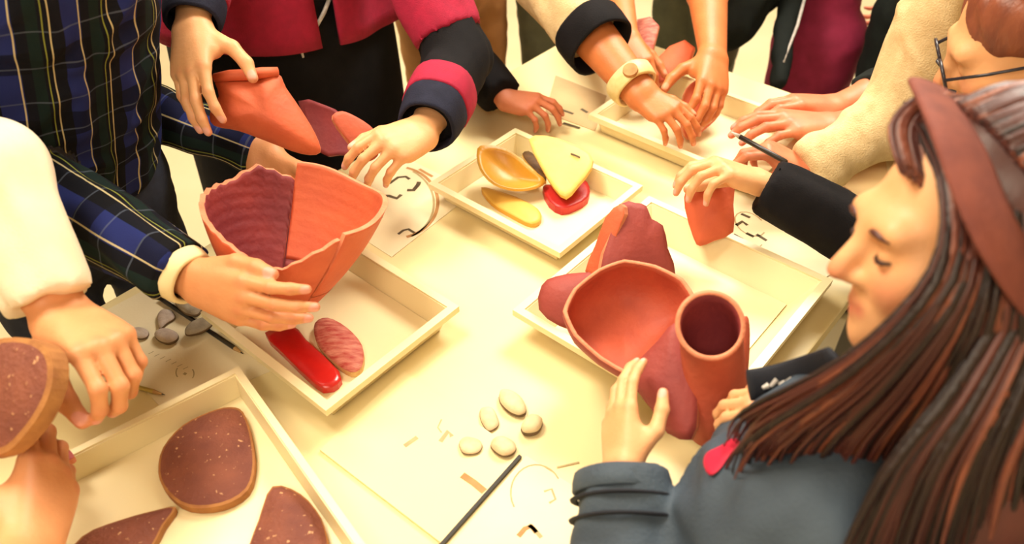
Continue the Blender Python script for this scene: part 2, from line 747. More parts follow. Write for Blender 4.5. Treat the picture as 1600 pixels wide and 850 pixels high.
def head(c, Fd, Ud, s=1.0):
    Yd = nrm(Fd)
    Zd = nrm(np.asarray(Ud) - Yd * np.dot(Ud, Yd))
    X = np.cross(Yd, Zd)
    R = np.array([X, Yd, Zd])
    Lc = lambda x, y, z: np.asarray(c) + s * (x * X + y * Yd + z * Zd)
    E = lambda p, r, k: ell(Lc(*p), np.array(r) * s, R, k * s)
    C = lambda a, b, ra, rb, k: cap(Lc(*a), Lc(*b), ra * s, rb * s, k * s)
    g = [dict(p=[E((0, -0.015, 0.03), (0.074, 0.094, 0.085), 0.02), E((0, 0.030, -0.030), (0.061, 0.064, 0.083), 0.03),
                 E((0, 0.048, -0.080), (0.042, 0.040, 0.032), 0.025), C((0, 0.076, -0.099), (0, 0.076, -0.097), 0.016, 0.016, 0.02),
                 C((-0.034, 0.080, 0.020), (0.034, 0.080, 0.020), 0.014, 0.014, 0.02),
                 E((0.038, 0.060, -0.026), (0.026, 0.026, 0.028), 0.02), E((-0.038, 0.060, -0.026), (0.026, 0.026, 0.028), 0.02)], k=0.01)]
    g.append(dict(p=[C((x, 0.098, 0.001), (x, 0.096, 0.001), 0.0125, 0.0125, 0.004) for x in (-0.031, 0.031)], k=0.016 * s, sub=True))
    g.append(dict(p=[C((x, 0.076, 0.0), (x, 0.0765, 0.0), 0.0135, 0.0135, 0.003) for x in (-0.031, 0.031)], k=0.004 * s))
    g.append(dict(p=[C((0, 0.086, 0.014), (0, 0.112, -0.026), 0.008, 0.0105, 0.006), C((0.004, 0.100, -0.032), (0.011, 0.094, -0.032), 0.008, 0.007, 0.006), C((-0.004, 0.100, -0.032), (-0.011, 0.094, -0.032), 0.008, 0.007, 0.006)], k=0.010 * s))
    g.append(dict(p=[C((-0.017, 0.084, -0.060), (0, 0.092, -0.058), 0.005, 0.0065, 0.004), C((0.017, 0.084, -0.060), (0, 0.092, -0.058), 0.005, 0.0065, 0.004)], k=0.006 * s))
    g.append(dict(p=[C((-0.014, 0.084, -0.070), (0, 0.0895, -0.071), 0.005, 0.0065, 0.004), C((0.014, 0.084, -0.070), (0, 0.0895, -0.071), 0.005, 0.0065, 0.004)], k=0.006 * s))
    g.append(dict(p=[E((x, -0.010, -0.012), (0.011, 0.020, 0.032), 0.006) for x in (-0.074, 0.074)], k=0.008 * s))
    mk = dict(lips=[(Lc(0, 0.094, -0.064), 0.013 * s), (Lc(0.01, 0.09, -0.064), 0.010 * s), (Lc(-0.01, 0.09, -0.064), 0.010 * s)], tips=[(Lc(0, 0.118, -0.028), 0.02 * s), (Lc(0.042, 0.075, -0.03), 0.03 * s), (Lc(-0.042, 0.075, -0.03), 0.03 * s)])
    return g, mk, Lc

# ------------------------------------------------------------------ materials
M = {}
M['floor'] = mat('pale_floor', S(245, 232, 196), S(236, 220, 178), 3, 0.35, 0.05, 40)
M['table'] = mat('cream_laminate', S(245, 227, 174), S(241, 221, 164), 4, 0.45, 0.03, 120)
M['tableedge'] = mat('table_edge', S(190, 160, 96), S(170, 140, 80), 10, 0.5)
M['metal'] = mat('grey_metal', S(120, 118, 115), None, 10, 0.35)
M['tray'] = mat('cream_plastic', S(248, 234, 190), S(245, 229, 180), 5, 0.35, 0.02, 90)
M['paper'] = mat('white_paper', S(246, 232, 196), S(242, 225, 184), 8, 0.8, 0.05, 300)
M['paper_tan'] = mat('tan_paper', S(232, 200, 142), S(226, 190, 130), 8, 0.8, 0.05, 300)
M['paper_bright'] = mat('bright_paper', S(252, 244, 222), S(250, 240, 212), 8, 0.8)
M['paper_grey'] = mat('greyed_paper', S(206, 178, 130), S(190, 160, 115), 12, 0.8)
M['ink'] = mat('ink', S(70, 58, 38), S(100, 85, 55), 60, 0.7)
M['ink_soft'] = mat('soft_ink', S(168, 150, 108), S(190, 170, 122), 60, 0.7)
M['ink_brown'] = mat('brown_ink', S(168, 118, 66), S(200, 150, 95), 40, 0.7)
M['black'] = mat('shadow_strip_and_lead', S(28, 22, 12), None, 10, 0.5)  # pencil leads, and the shadow painted as a strip along the board
M['pencil_black'] = mat('black_pencil_lacquer', S(30, 26, 24), S(40, 34, 30), 30, 0.35)
M['pencil_yellow'] = mat('yellow_pencil_lacquer', S(196, 172, 80), S(180, 155, 70), 30, 0.4)
M['wood'] = mat('bare_wood', S(205, 165, 105), S(190, 150, 95), 60, 0.6)
M['stone_grey'] = mat('grey_stone', S(176, 164, 142), S(138, 126, 108), 60, 0.7, 0.3, 200)
M['stone_lilac'] = mat('lilac_stone', S(204, 186, 168), S(168, 150, 138), 60, 0.7, 0.3, 200)
M['stone_cream'] = mat('cream_stone', S(232, 214, 172), S(214, 190, 146), 50, 0.65, 0.2, 200)
M['stone_pink'] = mat('pinkish_stone', S(234, 206, 166), S(205, 176, 136), 50, 0.65, 0.2, 200)
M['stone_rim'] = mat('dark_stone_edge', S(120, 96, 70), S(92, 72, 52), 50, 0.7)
terra = dict(rough=0.62, bump=0.22, bscale=140)
M['terra'] = mat('terracotta', S(196, 92, 62), S(178, 78, 54), 26, **terra)
M['terra_or'] = mat('orange_terracotta', S(218, 106, 66), S(204, 92, 58), 22, **terra)
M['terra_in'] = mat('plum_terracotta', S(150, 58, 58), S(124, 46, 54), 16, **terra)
M['terra_pu'] = mat('purplish_terracotta', S(160, 68, 60), S(140, 56, 54), 14, **terra)
M['terra_edge'] = mat('pale_broken_edge', S(234, 150, 112), S(216, 128, 92), 60, 0.8, 0.3, 200)
M['terra_red'] = mat('glossy_red_slip', S(206, 30, 24), S(186, 22, 24), 22, 0.28, 0.15, 90, coat=0.3)
M['terra_str'] = mat('streaked_red_sherd', S(176, 56, 48), S(216, 140, 118), 55, 0.6, 0.4, 160, stretch=(1, 3, 1))
M['cream_edge'] = mat('cream_sherd_edge', S(226, 190, 130), S(206, 160, 100), 50, 0.8, 0.3, 200)
M['brown'] = mat('coarse_brown_pottery', S(138, 78, 58), S(112, 58, 46), 26, 0.72, 0.7, 150, spots=(S(206, 156, 112), 150, 0.66))
M['brown_edge'] = mat('ochre_pottery_edge', S(178, 122, 66), S(150, 96, 52), 50, 0.8, 0.3, 200)
M['ochre'] = mat('ochre_glaze', S(214, 158, 50), S(196, 134, 36), 14, 0.4, 0.12, 90)
M['ochre_pale'] = mat('pale_ochre', S(232, 190, 92), S(222, 172, 74), 14, 0.5, 0.12, 90)
M['yellow'] = mat('pale_yellow_sherd', S(240, 214, 122), S(232, 200, 106), 20, 0.55, 0.15, 90)
M['red_dark'] = mat('crimson_sherd', S(176, 26, 34), S(190, 36, 30), 30, 0.4, 0.2, 100)
M['dark_glaze'] = mat('dark_brown_glaze', S(70, 46, 24), S(100, 70, 36), 60, 0.5)

# ------------------------------------------------------------------ floor and table


def struct(o, label=None):
    o['kind'] = 'structure'
    if label:
        o['label'] = label
    return o


m = MB()
m.box((0.3, 1.6, -0.03), (1, 0, 0), (0, 1, 0), (0, 0, 1), 4.0, 4.0, 0.03)
struct(m.build('floor', M['floor']), 'pale cream floor under and around the table')

M['wall'] = mat('warm_white_wall', S(238, 226, 200), S(232, 218, 190), 3, 0.8, 0.05, 60)
M['lamp'] = mat('lamp_housing', S(230, 228, 222), None, 10, 0.5)
for nm, c_, hx, hy, hz in (('wall_back', (0.3, 4.55, 1.42), 3.6, 0.05, 1.43), ('wall_front', (0.3, -1.95, 1.42), 3.6, 0.05, 1.43), ('wall_left', (-3.25, 1.3, 1.42), 0.05, 3.3, 1.43), ('wall_right', (3.85, 1.3, 1.42), 0.05, 3.3, 1.43), ('ceiling', (0.3, 1.3, 2.9), 3.6, 3.3, 0.05)):
    struct(MB().box(c_, (1, 0, 0), (0, 1, 0), (0, 0, 1), hx, hy, hz).build(nm, M['wall']))

TA0, TA1, TB0, TB1 = 0.175, 1.035, -0.55, 1.53
tc_ = A * (TA0 + TA1) / 2 + B * (TB0 + TB1) / 2
table = thing('table', (tc_[0], tc_[1], 0), 'long cream work table everyone stands around', 'table')
m = MB()
m.box((tc_[0], tc_[1], 0.735), A, B, UPZ, (TA1 - TA0) / 2, (TB1 - TB0) / 2, 0.015)
m.build('table_top', M['table'], table, bevel=0.003)
m = MB()
for b_ in (TB0, TB1):
    m.box(A * (TA0 + TA1) / 2 + B * (b_ + (0.04 if b_ < 0 else -0.04)) + UPZ * 0.69, A, B, UPZ, (TA1 - TA0) / 2 - 0.06, 0.012, 0.03)
for a_ in (TA0 + 0.05, TA1 - 0.05):
    m.box(A * a_ + B * (TB0 + TB1) / 2 + UPZ * 0.69, A, B, UPZ, 0.012, (TB1 - TB0) / 2 - 0.03, 0.03)
m.build('apron', M['tableedge'], table)
for a_ in (TA0 + 0.05, TA1 - 0.05):
    for b_ in (TB0 + 0.05, TB1 - 0.05):
        MB().box(A * a_ + B * b_ + UPZ * 0.36, A, B, UPZ, 0.02, 0.02, 0.36).build('leg', M['metal'], table, bevel=0.002)


# ------------------------------------------------------------------ trays
def tray(corner, e1, l1, e2, l2, label, h=0.042, slope=0.012, fl=0.012, z0=0.7520, extra_step=True):
    """corner = rim corner; e1,e2 horizontal unit directions"""
    e1 = nrm([e1[0], e1[1], 0])
    e2 = nrm(np.array([e2[0], e2[1], 0]) - e1 * np.dot(e2, e1))
    c0 = np.array([corner[0], corner[1], z0])
    ctr = c0 + e1 * l1 / 2 + e2 * l2 / 2
    t = thing('tray', ctr, label, 'tray', 'cream trays on the table')

    def ring(off, z):
        return [ctr + e1 * sx * (l1 / 2 - off) + e2 * sy * (l2 / 2 - off) + UPZ * z for sx, sy in ((-1, -1), (1, -1), (1, 1), (-1, 1))]
    th = 0.0035
    b0 = fl + slope
    MB().add(ring(b0, 0) + ring(b0, 0.004), [(3, 2, 1, 0), (4, 5, 6, 7)] + [(i, (i + 1) % 4, 4 + (i + 1) % 4, 4 + i) for i in range(4)]).build('base', M['tray'], t)
    for i in range(4):
        j = (i + 1) % 4
        ro0, ro1 = ring(b0 - th, 0.0), ring(fl - th * 0.6, h)
        ri0, ri1 = ring(b0, 0.0), ring(fl + th * 0.4, h)
        V = [ro0[i], ro0[j], ro1[j], ro1[i], ri0[i], ri0[j], ri1[j], ri1[i]]
        MB().add(V, [(0, 1, 2, 3), (7, 6, 5, 4), (0, 4, 5, 1), (3, 2, 6, 7), (0, 3, 7, 4), (1, 5, 6, 2)]).build('tray_side', M['tray'], t)
    V = ring(0, h) + ring(fl, h) + ring(0, h + 0.003) + ring(fl, h + 0.003) + ring(0, h - 0.008) + ring(0.002, h - 0.008)
    F = []
    for i in range(4):
        j = (i + 1) % 4
        F += [(i, j, 4 + j, 4 + i), (8 + i, 8 + j, 12 + j, 12 + i), (4 + i, 4 + j, 12 + j, 12 + i), (16 + i, 16 + j, 8 + j, 8 + i), (16 + i, 16 + j, 20 + j, 20 + i), (20 + i, 20 + j, j, i)]
    MB().add(V, F).build('rim', M['tray'], t)
    return t, ctr


ZR = 0.793
_f, _r, _l = T(510, 645, ZR), T(712, 478, ZR), T(330, 478, ZR)
tray(_f, B, 0.245, A, 0.272, 'cream tray under the broken bowl, with a red strip in its corner')
_f = T(374, 575, ZR)
tray(_f, T(80, 722, ZR) - _f, 0.40, -A, 0.40, 'cream tray holding coarse brown sherds at the lower left', slope=0.004, fl=0.009)
_f = T(875, 394, ZR)
tray(_f, B, 0.232, A, 0.285, 'cream tray of ochre, yellow and red sherds', h=0.036)
_f = T(1112, 676, ZR)
tray(_f, B, 0.352, A, 0.320, 'cream tray under the jug the girl holds', h=0.046, slope=0.03)
_f = T(1180, 287, ZR)
tray(_f, B, 0.25, A, 0.352, 'cream tray below the hand with the watch', h=0.038)


# ------------------------------------------------------------------ papers with their print
def sheet(px, label, material, z=0.7506, th=0.0006, name='paper_sheet', cat='paper', up=0.0):
    pts = [T(x, y, z) for x, y in px]
    c = np.mean(pts, 0)
    t = thing(name, c, label, cat)
    k = len(pts)
    MB().add([p for p in pts] + [p + UPZ * th for p in pts], [tuple(range(k - 1, -1, -1)), tuple(range(k, 2 * k))] + [(i, (i + 1) % k, k + (i + 1) % k, k + i) for i in range(k)]).build('page', material, t)
    return t, z + th


def stroke(t, z, pts, w, material, name='printed_mark', closed=False):
    """a flat printed line on a sheet"""
    P3 = [T(x, y, z + 0.0002) for x, y in pts]
    if closed:
        P3 = P3 + [P3[0]]
    V, F = [], []
    for i, p in enumerate(P3):
        q0, q1 = P3[max(i - 1, 0)], P3[min(i + 1, len(P3) - 1)]
        if closed and i in (0, len(P3) - 1):
            q0, q1 = P3[-2], P3[1]
        d = nrm(q1 - q0)
        s_ = np.array([-d[1], d[0], 0])
        V += [p + s_ * w / 2, p - s_ * w / 2]
    for i in range(len(P3) - 1):
        F.append((2 * i, 2 * i + 1, 2 * i + 3, 2 * i + 2))
    return MB().add(V, F).build(name, material, t)


def arc(cx, cy, rx, ry, a0, a1, n=14, rot=0):
    r = math.radians(rot)
    out = []
    for i in range(n + 1):
        a = math.radians(a0 + (a1 - a0) * i / n)
        x, y = rx * math.cos(a), ry * math.sin(a)
        out.append((cx + x * math.cos(r) - y * math.sin(r), cy + x * math.sin(r) + y * math.cos(r)))
    return out


# left sheet with grey stones
t, z = sheet([(238, 447), (428, 578), (262, 648), (128, 505)], 'tan paper sheet under the grey stones', M['paper'])
stroke(t, z, arc(280, 582, 5, 8, 120, 240, 8), 0.0016, M['ink_soft'])
stroke(t, z, arc(298, 584, 5, 8, -60, 60, 8), 0.0016, M['ink_soft'])
stroke(t, z, [(287, 583), (291, 585)], 0.004, M['ink_soft'])
for i in range(7):
    stroke(t, z, [(232 + i * 9, 553 + i * 4), (240 + i * 9, 549 + i * 4)], 0.0010, M['ink_soft'])
# sheet with the round vessel drawing beside the tray of yellow sherds
t, z = sheet([(596, 228), (742, 300), (612, 402), (500, 330)], 'paper sheet printed with a large round vessel beside the bowl', M['paper'])
stroke(t, z, arc(618, 316, 66, 56, -75, 75, 20), 0.006, M['ink_brown'])
stroke(t, z, arc(612, 318, 66, 58, -60, 62, 20), 0.004, M['ink_soft'])
stroke(t, z, [(608, 287), (622, 277), (634, 276), (640, 280)], 0.006, M['ink'])
stroke(t, z, [(636, 297), (646, 297), (653, 289), (655, 284)], 0.008, M['ink'])
stroke(t, z, [(600, 306), (608, 306), (620, 310), (627, 304)], 0.007, M['ink'])
stroke(t, z, [(578, 333), (587, 336), (596, 341)], 0.008, M['ink'])
stroke(t, z, [(622, 366), (630, 360), (638, 358), (648, 364)], 0.005, M['ink'])
stroke(t, z, [(655, 264), (665, 270), (676, 276)], 0.006, M['ink_brown'])
# centre board, a black strip added as the gap shadow at its edge, and the sheet beyond it
t, z = sheet([(812, 712), (690, 851), (500, 705), (632, 582)], 'cream board with a black strip as its edge shadow, lying by the stones', M['table'], th=0.004, name='board', cat='board')
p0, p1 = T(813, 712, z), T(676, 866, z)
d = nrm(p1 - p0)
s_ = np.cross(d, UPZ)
MB().box((p0 + p1) / 2 - UPZ * 0.0018, d, s_, UPZ, np.linalg.norm(p1 - p0) / 2, 0.0022, 0.0026).build('gap_shadow_strip', M['black'], t)
stroke(t, z, [(722, 742), (740, 754), (757, 768)], 0.009, M['ink_brown'])
stroke(t, z, [(632, 697), (652, 683)], 0.006, M['ink_soft'])
stroke(t, z, [(688, 690), (700, 674), (706, 682)], 0.006, M['ink_soft'])
stroke(t, z, [(690, 655), (684, 668), (690, 676)], 0.002, M['ink_soft'])
t, z = sheet([(822, 712), (958, 800), (860, 900), (706, 852)], 'cream paper with faint drawings under the blue sleeve', M['paper'])
stroke(t, z, arc(838, 770, 40, 44, 150, 330, 14), 0.002, M['ink_soft'])
stroke(t, z, [(850, 768), (862, 764), (868, 780), (858, 786)], 0.003, M['ink_soft'])
stroke(t, z, [(810, 838), (820, 826), (830, 822), (838, 832)], 0.006, M['ink_brown'])
stroke(t, z, [(826, 820), (834, 826), (846, 840)], 0.005, M['ink_soft'])
stroke(t, z, [(870, 730), (905, 722)], 0.002, M['ink_soft'])
# sheet on the right under the orange sherd
t, z = sheet([(1088, 318), (1188, 288), (1318, 420), (1216, 468)], 'paper sheet under the orange sherd and thin black pencil', M['paper'], z=0.7512)
for a_ in ([(1150, 352), (1160, 346), (1168, 352)], [(1166, 364), (1178, 370)], [(1182, 366), (1198, 376)], [(1146, 366), (1160, 374)], [(1158, 334), (1172, 340)]):
    stroke(t, z, a_, 0.006, M['ink'])
stroke(t, z, arc(1172, 350, 26, 16, 0, 300, 14, 30), 0.0025, M['ink_soft'])
stroke(t, z, arc(1205, 395, 20, 12, 0, 200, 12, 30), 0.002, M['ink_soft'])
t, z = sheet([(868, 118), (948, 150), (930, 205), (852, 176)], 'greyish paper by the fingers of the dark sleeve', M['paper_grey'])
for a_ in ([(868, 168), (885, 174), (896, 178)], [(880, 192), (894, 196), (906, 200)], [(908, 170), (918, 176)]):
    stroke(t, z, a_, 0.007, M['ink'])
t, z = sheet([(1262, 250), (1380, 235), (1400, 330), (1330, 345)], 'tan paper sheet under the cream knitted sleeve', M['paper_tan'])
stroke(t, z, [(1318, 292), (1328, 298), (1322, 310)], 0.005, M['ink_brown'])
stroke(t, z, [(1290, 280), (1306, 290)], 0.003, M['ink_soft'])


# ------------------------------------------------------------------ stones and pencils
def stone(px, h, mats, label, group, z=0.752, sm=4):
    pts = [T(x, y, z + 0.002) for x, y in px]
    c = np.mean(pts, 0)
    pts = spline(pts, sm)
    V, F = [], []
    k = len(pts)
    prof = [(0.86, 0.0), (1.0, 0.25), (0.97, 0.55), (0.80, 0.85), (0.5, 0.98), (0.2, 1.0)]
    for sc, zz in prof:
        for p in pts:
            q = c + (p - c) * sc
            V.append((q[0], q[1], z + zz * h + 0.0007 * wig(q, 200)))
    F.append(tuple(range(k - 1, -1, -1)))
    for r in range(len(prof) - 1):
        for j in range(k):
            F.append((r * k + j, r * k + (j + 1) % k, (r + 1) * k + (j + 1) % k, (r + 1) * k + j))
    e = (len(prof) - 1) * k
    F.append(tuple(range(e, e + k)))
    mb = MB().add(V, F)
    n0 = k * 2 + 1
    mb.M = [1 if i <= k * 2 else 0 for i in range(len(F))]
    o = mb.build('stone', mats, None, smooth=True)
    return tag(o, label, 'stone', group)


def ov(cx, cy, rx, ry, rot, n=9, j=0.08, seed=0):
    rnd = random.Random(seed)
    r = math.radians(rot)
    out = []
    for i in range(n):
        a = 2 * math.pi * i / n
        q = 1 + rnd.uniform(-j, j)
        x, y = rx * q * math.cos(a), ry * q * math.sin(a)
        out.append((cx + x * math.cos(r) - y * math.sin(r), cy + x * math.sin(r) + y * math.cos(r)))
    return out


g = 'grey stones on the left sheet'
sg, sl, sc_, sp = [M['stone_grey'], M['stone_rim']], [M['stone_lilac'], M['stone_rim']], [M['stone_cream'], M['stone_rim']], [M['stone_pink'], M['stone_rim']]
stone(ov(296, 477, 24, 16, 25, seed=1), 0.013, sg, 'largest grey stone lying across the black pencil', g, z=0.7592)
stone(ov(311, 512, 23, 11, -25, seed=2), 0.010, sg, 'flat grey stone on the lower half of the black pencil', g, z=0.7592)
stone([(246, 497), (254, 485), (268, 486), (274, 497), (262, 506), (250, 515)], 0.008, sl, 'lilac grey triangular stone above a dark oval one', g)
stone(ov(261, 528, 20, 11, 8, seed=4), 0.012, sl, 'dark edged oval stone nearest the faint drawings', g)
stone(ov(217, 521, 16, 9, 10, seed=5), 0.007, sl, 'pale oval stone beside the blurred fingers', g)
g = 'pale stones in the middle of the table'
stone(ov(800, 632, 26, 15, 38, seed=6), 0.014, sc_, 'longest cream stone at the top of the pale group', g, z=0.7508)
stone(ov(831, 668, 19, 14, -30, seed=7), 0.017, sc_, 'rounded cream stone farthest right in the pale group', g, z=0.7508)
stone(ov(764, 655, 14, 20, -20, seed=8), 0.007, sp, 'thin pinkish upright stone in the pale group', g, z=0.7508)
stone(ov(735, 697, 19, 14, 5, seed=9), 0.006, sp, 'flat round pinkish stone on the left of the pale group', g, z=0.7556)
stone(ov(787, 700, 20, 15, 15, seed=10), 0.012, sp, 'speckled stone at the corner of the board with the shadow strip', g, z=0.7556)


def pencil(a, b, r, label, body_m, tip_m, group=None):
    a, b = np.asarray(a), np.asarray(b)
    d = nrm(b - a)
    t = thing('pencil', (a + b) / 2 - UPZ * r, label, 'pencil', group)
    MB().tube([a, b - d * 0.018], r, 6).build('barrel', body_m, t)
    MB().tube([b - d * 0.018, b - d * 0.005], [r, r * 0.35], 8).build('sharpened_cone', M['wood'], t)
    MB().tube([b - d * 0.005, b], [r * 0.35, r * 0.08], 6).build('lead_point', tip_m, t)
    return t


zp = 0.7555
pencil(T(250, 466, zp), T(380, 553, zp), 0.0034, 'black pencil lying under two grey stones', M['pencil_black'], M['black'])
pencil(T(186, 597, zp), T(258, 617, zp), 0.0032, 'yellow pencil pointing right below the blurred hand', M['pencil_yellow'], M['black'])
pencil(T(1128, 378, zp), T(1222, 416, zp), 0.0026, 'thin black pencil on the paper below the orange sherd', M['pencil_black'], M['black'])

# ------------------------------------------------------------------ sherds in the trays
zt = 0.7566


def flat(name, px, th, bulge, mats, label, z=zt, tilt=(0, 0, 1), cat='sherd', group=None, rough=0.0, sm=3, border=0):
    c = T(*np.mean(np.array(px, float), 0), z + th)
    n = nrm(tilt)
    o = slab(name, [onp(x, y, c, n) for x, y in px], n, th, bulge, mats, None, rough, sm, border=border)
    return tag(o, label, cat, group)


bm3 = (M['brown'], M['brown_edge'], M['brown_edge'])
flat('sherd', [(360, 636), (380, 644), (393, 680), (398, 726), (387, 766), (346, 790), (294, 792), (261, 770), (247, 738), (255, 699), (286, 664), (328, 643)], 0.012, 0.012, bm3, 'leaf shaped brown sherd, largest in the lower left tray', group='brown sherds', border=0.045)
flat('sherd', [(274, 792), (256, 820), (240, 850), (200, 905), (110, 880), (128, 838), (190, 812), (240, 798)], 0.011, 0.008, bm3, 'pointed brown sherd touching the leaf shaped one', group='brown sherds', border=0.06)
flat('sherd', [(426, 760), (470, 772), (502, 810), (514, 856), (508, 900), (420, 912), (388, 868), (404, 812)], 0.012, 0.012, bm3, 'cut off brown sherd at the bottom edge of the tray', group='brown sherds', border=0.04)
flat('sherd', [(88, 700), (104, 700), (116, 714), (100, 722), (86, 720)], 0.008, 0.002, (M['terra_pu'], M['terra_edge'], M['terra_pu']), 'small red brown chip by the near wrist', z=0.80)

rr = (M['terra_red'], M['terra_red'], M['terra_red'])
flat('sherd', [(414, 520), (456, 508), (478, 530), (530, 580), (528, 600), (510, 607), (492, 600), (440, 550)], 0.010, 0.004, rr, 'bright red strip sherd in the tray under the bowl', sm=2)
flat('sherd', [(492, 505), (512, 496), (542, 512), (566, 540), (566, 572), (548, 582), (518, 562), (494, 532)], 0.010, 0.006, (M['terra_str'], M['cream_edge'], M['cream_edge']), 'oval streaked red sherd with a pale edge')

# tray of ochre sherds
gy = 'sherds in the ochre tray'
c = T(795, 262, 0.803)
n = nrm([0.15, -0.35, 1])
o = slab('sherd', [onp(x, y, c, n) for x, y in [(746, 232), (764, 226), (790, 232), (812, 246), (834, 266), (852, 282), (838, 292), (806, 296), (772, 286), (750, 262)]], n, 0.006, -0.022, (M['ochre'], M['ochre_pale'], M['ochre']), None, 0, 3)
tag(o, 'hollow ochre bowl sherd at the left of the tray', 'sherd', gy)
c = T(880, 258, 0.812)
n = nrm([-0.2, -0.35, 1])
t = thing('sherd', T(880, 300, 0.757), 'pale yellow triangular sherd with a small dark mark', 'sherd', gy)
slab('sherd_face', [onp(x, y, c, n) for x, y in [(826, 218), (852, 212), (888, 222), (922, 240), (924, 262), (902, 290), (884, 308), (866, 294), (846, 262)]], n, 0.008, 0.006, (M['yellow'], M['ochre_pale'], M['ochre_pale']), t, 0, 2)
MB().tube([onp(892, 240, c + n * 0.007, n), onp(900, 243, c + n * 0.0075, n), onp(906, 246, c + n * 0.007, n)], 0.0016, 6).build('painted_mark', M['dark_glaze'], t)
flat('sherd', [(848, 292), (860, 288), (872, 302), (886, 308), (898, 290), (912, 280), (921, 292), (919, 308), (900, 320), (878, 326), (858, 314)], 0.014, 0.003, (M['red_dark'],) * 3, 'crimson curved sherd below the yellow one', z=0.7566, sm=2, group=gy)
flat('sherd', [(752, 292), (784, 300), (816, 312), (840, 326), (846, 342), (830, 350), (800, 336), (768, 316)], 0.008, 0.004, (M['ochre_pale'], M['ochre'], M['ochre']), 'flat ochre sherd lying under the bowl sherd', group=gy)
flat('sherd', [(816, 240), (826, 236), (838, 246), (854, 276), (850, 283), (838, 268), (824, 254)], 0.007, 0.003, (M['dark_glaze'], M['ochre_pale'], M['ochre']), 'dark brown decorated sherd between bowl and yellow sherd', z=0.772, sm=2, group=gy)

# ------------------------------------------------------------------ broken bowl held over the left tray
bb, bt = P(432, 480, 1.115), P(463, 338, 1.080)
axb = nrm(bt - bb + np.array([0.0, 0, 0.03]))
H = 0.144


def bprof(s_):
    r = 0.040 + 0.076 * (1 - (1 - min(s_, 1.4) / 1.4) ** 1.7) / (1 - (1 - 1 / 1.4) ** 1.7)
    return r, s_ * H


def btop(th):
    th = th % 360
    if th < 101 or th > 317:
        return 0.33
    pts = [(0, 1.08), (40, 1.1), (100, 1.05), (128, 1.16), (150, 1.02), (185, 0.98), (225, 0.86), (250, 0.76), (268, 0.64), (284, 0.70), (302, 0.90), (318, 1.07), (360, 1.08)]
    for (a, x), (b, y) in zip(pts, pts[1:]):
        if a <= th <= b:
            return x + (y - x) * (th - a) / (b - a) + 0.012 * math.sin(th * 0.55)
    return 1


bowl = thing('broken_bowl', bb, 'large broken terracotta bowl with ridged plum inside', 'bowl')
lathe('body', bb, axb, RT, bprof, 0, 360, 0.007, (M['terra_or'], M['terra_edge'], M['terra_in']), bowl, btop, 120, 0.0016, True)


def bprof2(s_):
    r, h = bprof(s_)
    return r - 0.0005, h


lathe('joined_sherd', bb, axb, RT, lambda s_: bprof2(0.335 + s_ * 0.665), -42.5, 102, 0.007, (M['terra_or'], M['terra_edge'], M['terra_or']), bowl, lambda th: 1.34 + 0.03 * math.sin(th * 0.09) - 0.0055 * max(0, -th), 40, 0.0004)
c = P(552, 208, 1.25)
n = nrm(TOCAM + 0.4 * RT)
slab('handle_stub', [onp(x, y, c, n) for x, y in [(520, 186), (530, 174), (548, 178), (578, 196), (594, 218), (590, 244), (572, 250), (548, 226)]], n, 0.012, 0.004, (M['terra'], M['terra_edge'], M['terra']), bowl, 0, 3)

# neck sherd in the right hand of the red jacket
c = P(405, 180, 1.20)
n = nrm(TOCAM + 0.15 * RT - 0.1 * UPZ)
nk = thing('neck_sherd', c - UPZ * 0.07, 'orange jar neck sherd with a rolled lip', 'sherd')
slab('sherd_face', [onp(x, y, c, n) for x, y in [(338, 124), (382, 120), (432, 114), (446, 136), (468, 168), (492, 208), (500, 238), (470, 240), (420, 222), (372, 204), (334, 196), (328, 176), (342, 150)]], n, 0.007, 0.028, (M['terra_or'], M['terra_edge'], M['terra_in']), nk, 0, 3)
MB().tube([onp(x, y, c + n * q, n) for x, y, q in [(336, 122, 0.002), (360, 118, 0.010), (385, 117, 0.013), (410, 114, 0.010), (434, 112, 0.002)]], [0.007, 0.0085, 0.0085, 0.0085, 0.007], 12).build('lip', M['terra_or'], nk, smooth=True)
c2 = P(520, 205, 1.34)
n2 = nrm(TOCAM - 0.5 * RT)
slab('inner_face', [onp(x, y, c2, n2) for x, y in [(466, 158), (506, 164), (530, 178), (546, 206), (562, 238), (528, 242), (496, 236)]], n2, 0.007, -0.008, (M['terra_in'], M['terra_in'], M['terra_in']), nk, 0, 2)

# ------------------------------------------------------------------ jug and dish in the right tray
c = P(975, 495, 1.012)
nd = nrm(UPZ * 0.8 + TOCAM * 0.75)
rim = [(886, 486), (902, 452), (938, 424), (976, 410), (1022, 418), (1062, 438), (1082, 470), (1064, 502), (1024, 542), (986, 580), (940, 556), (902, 522)]


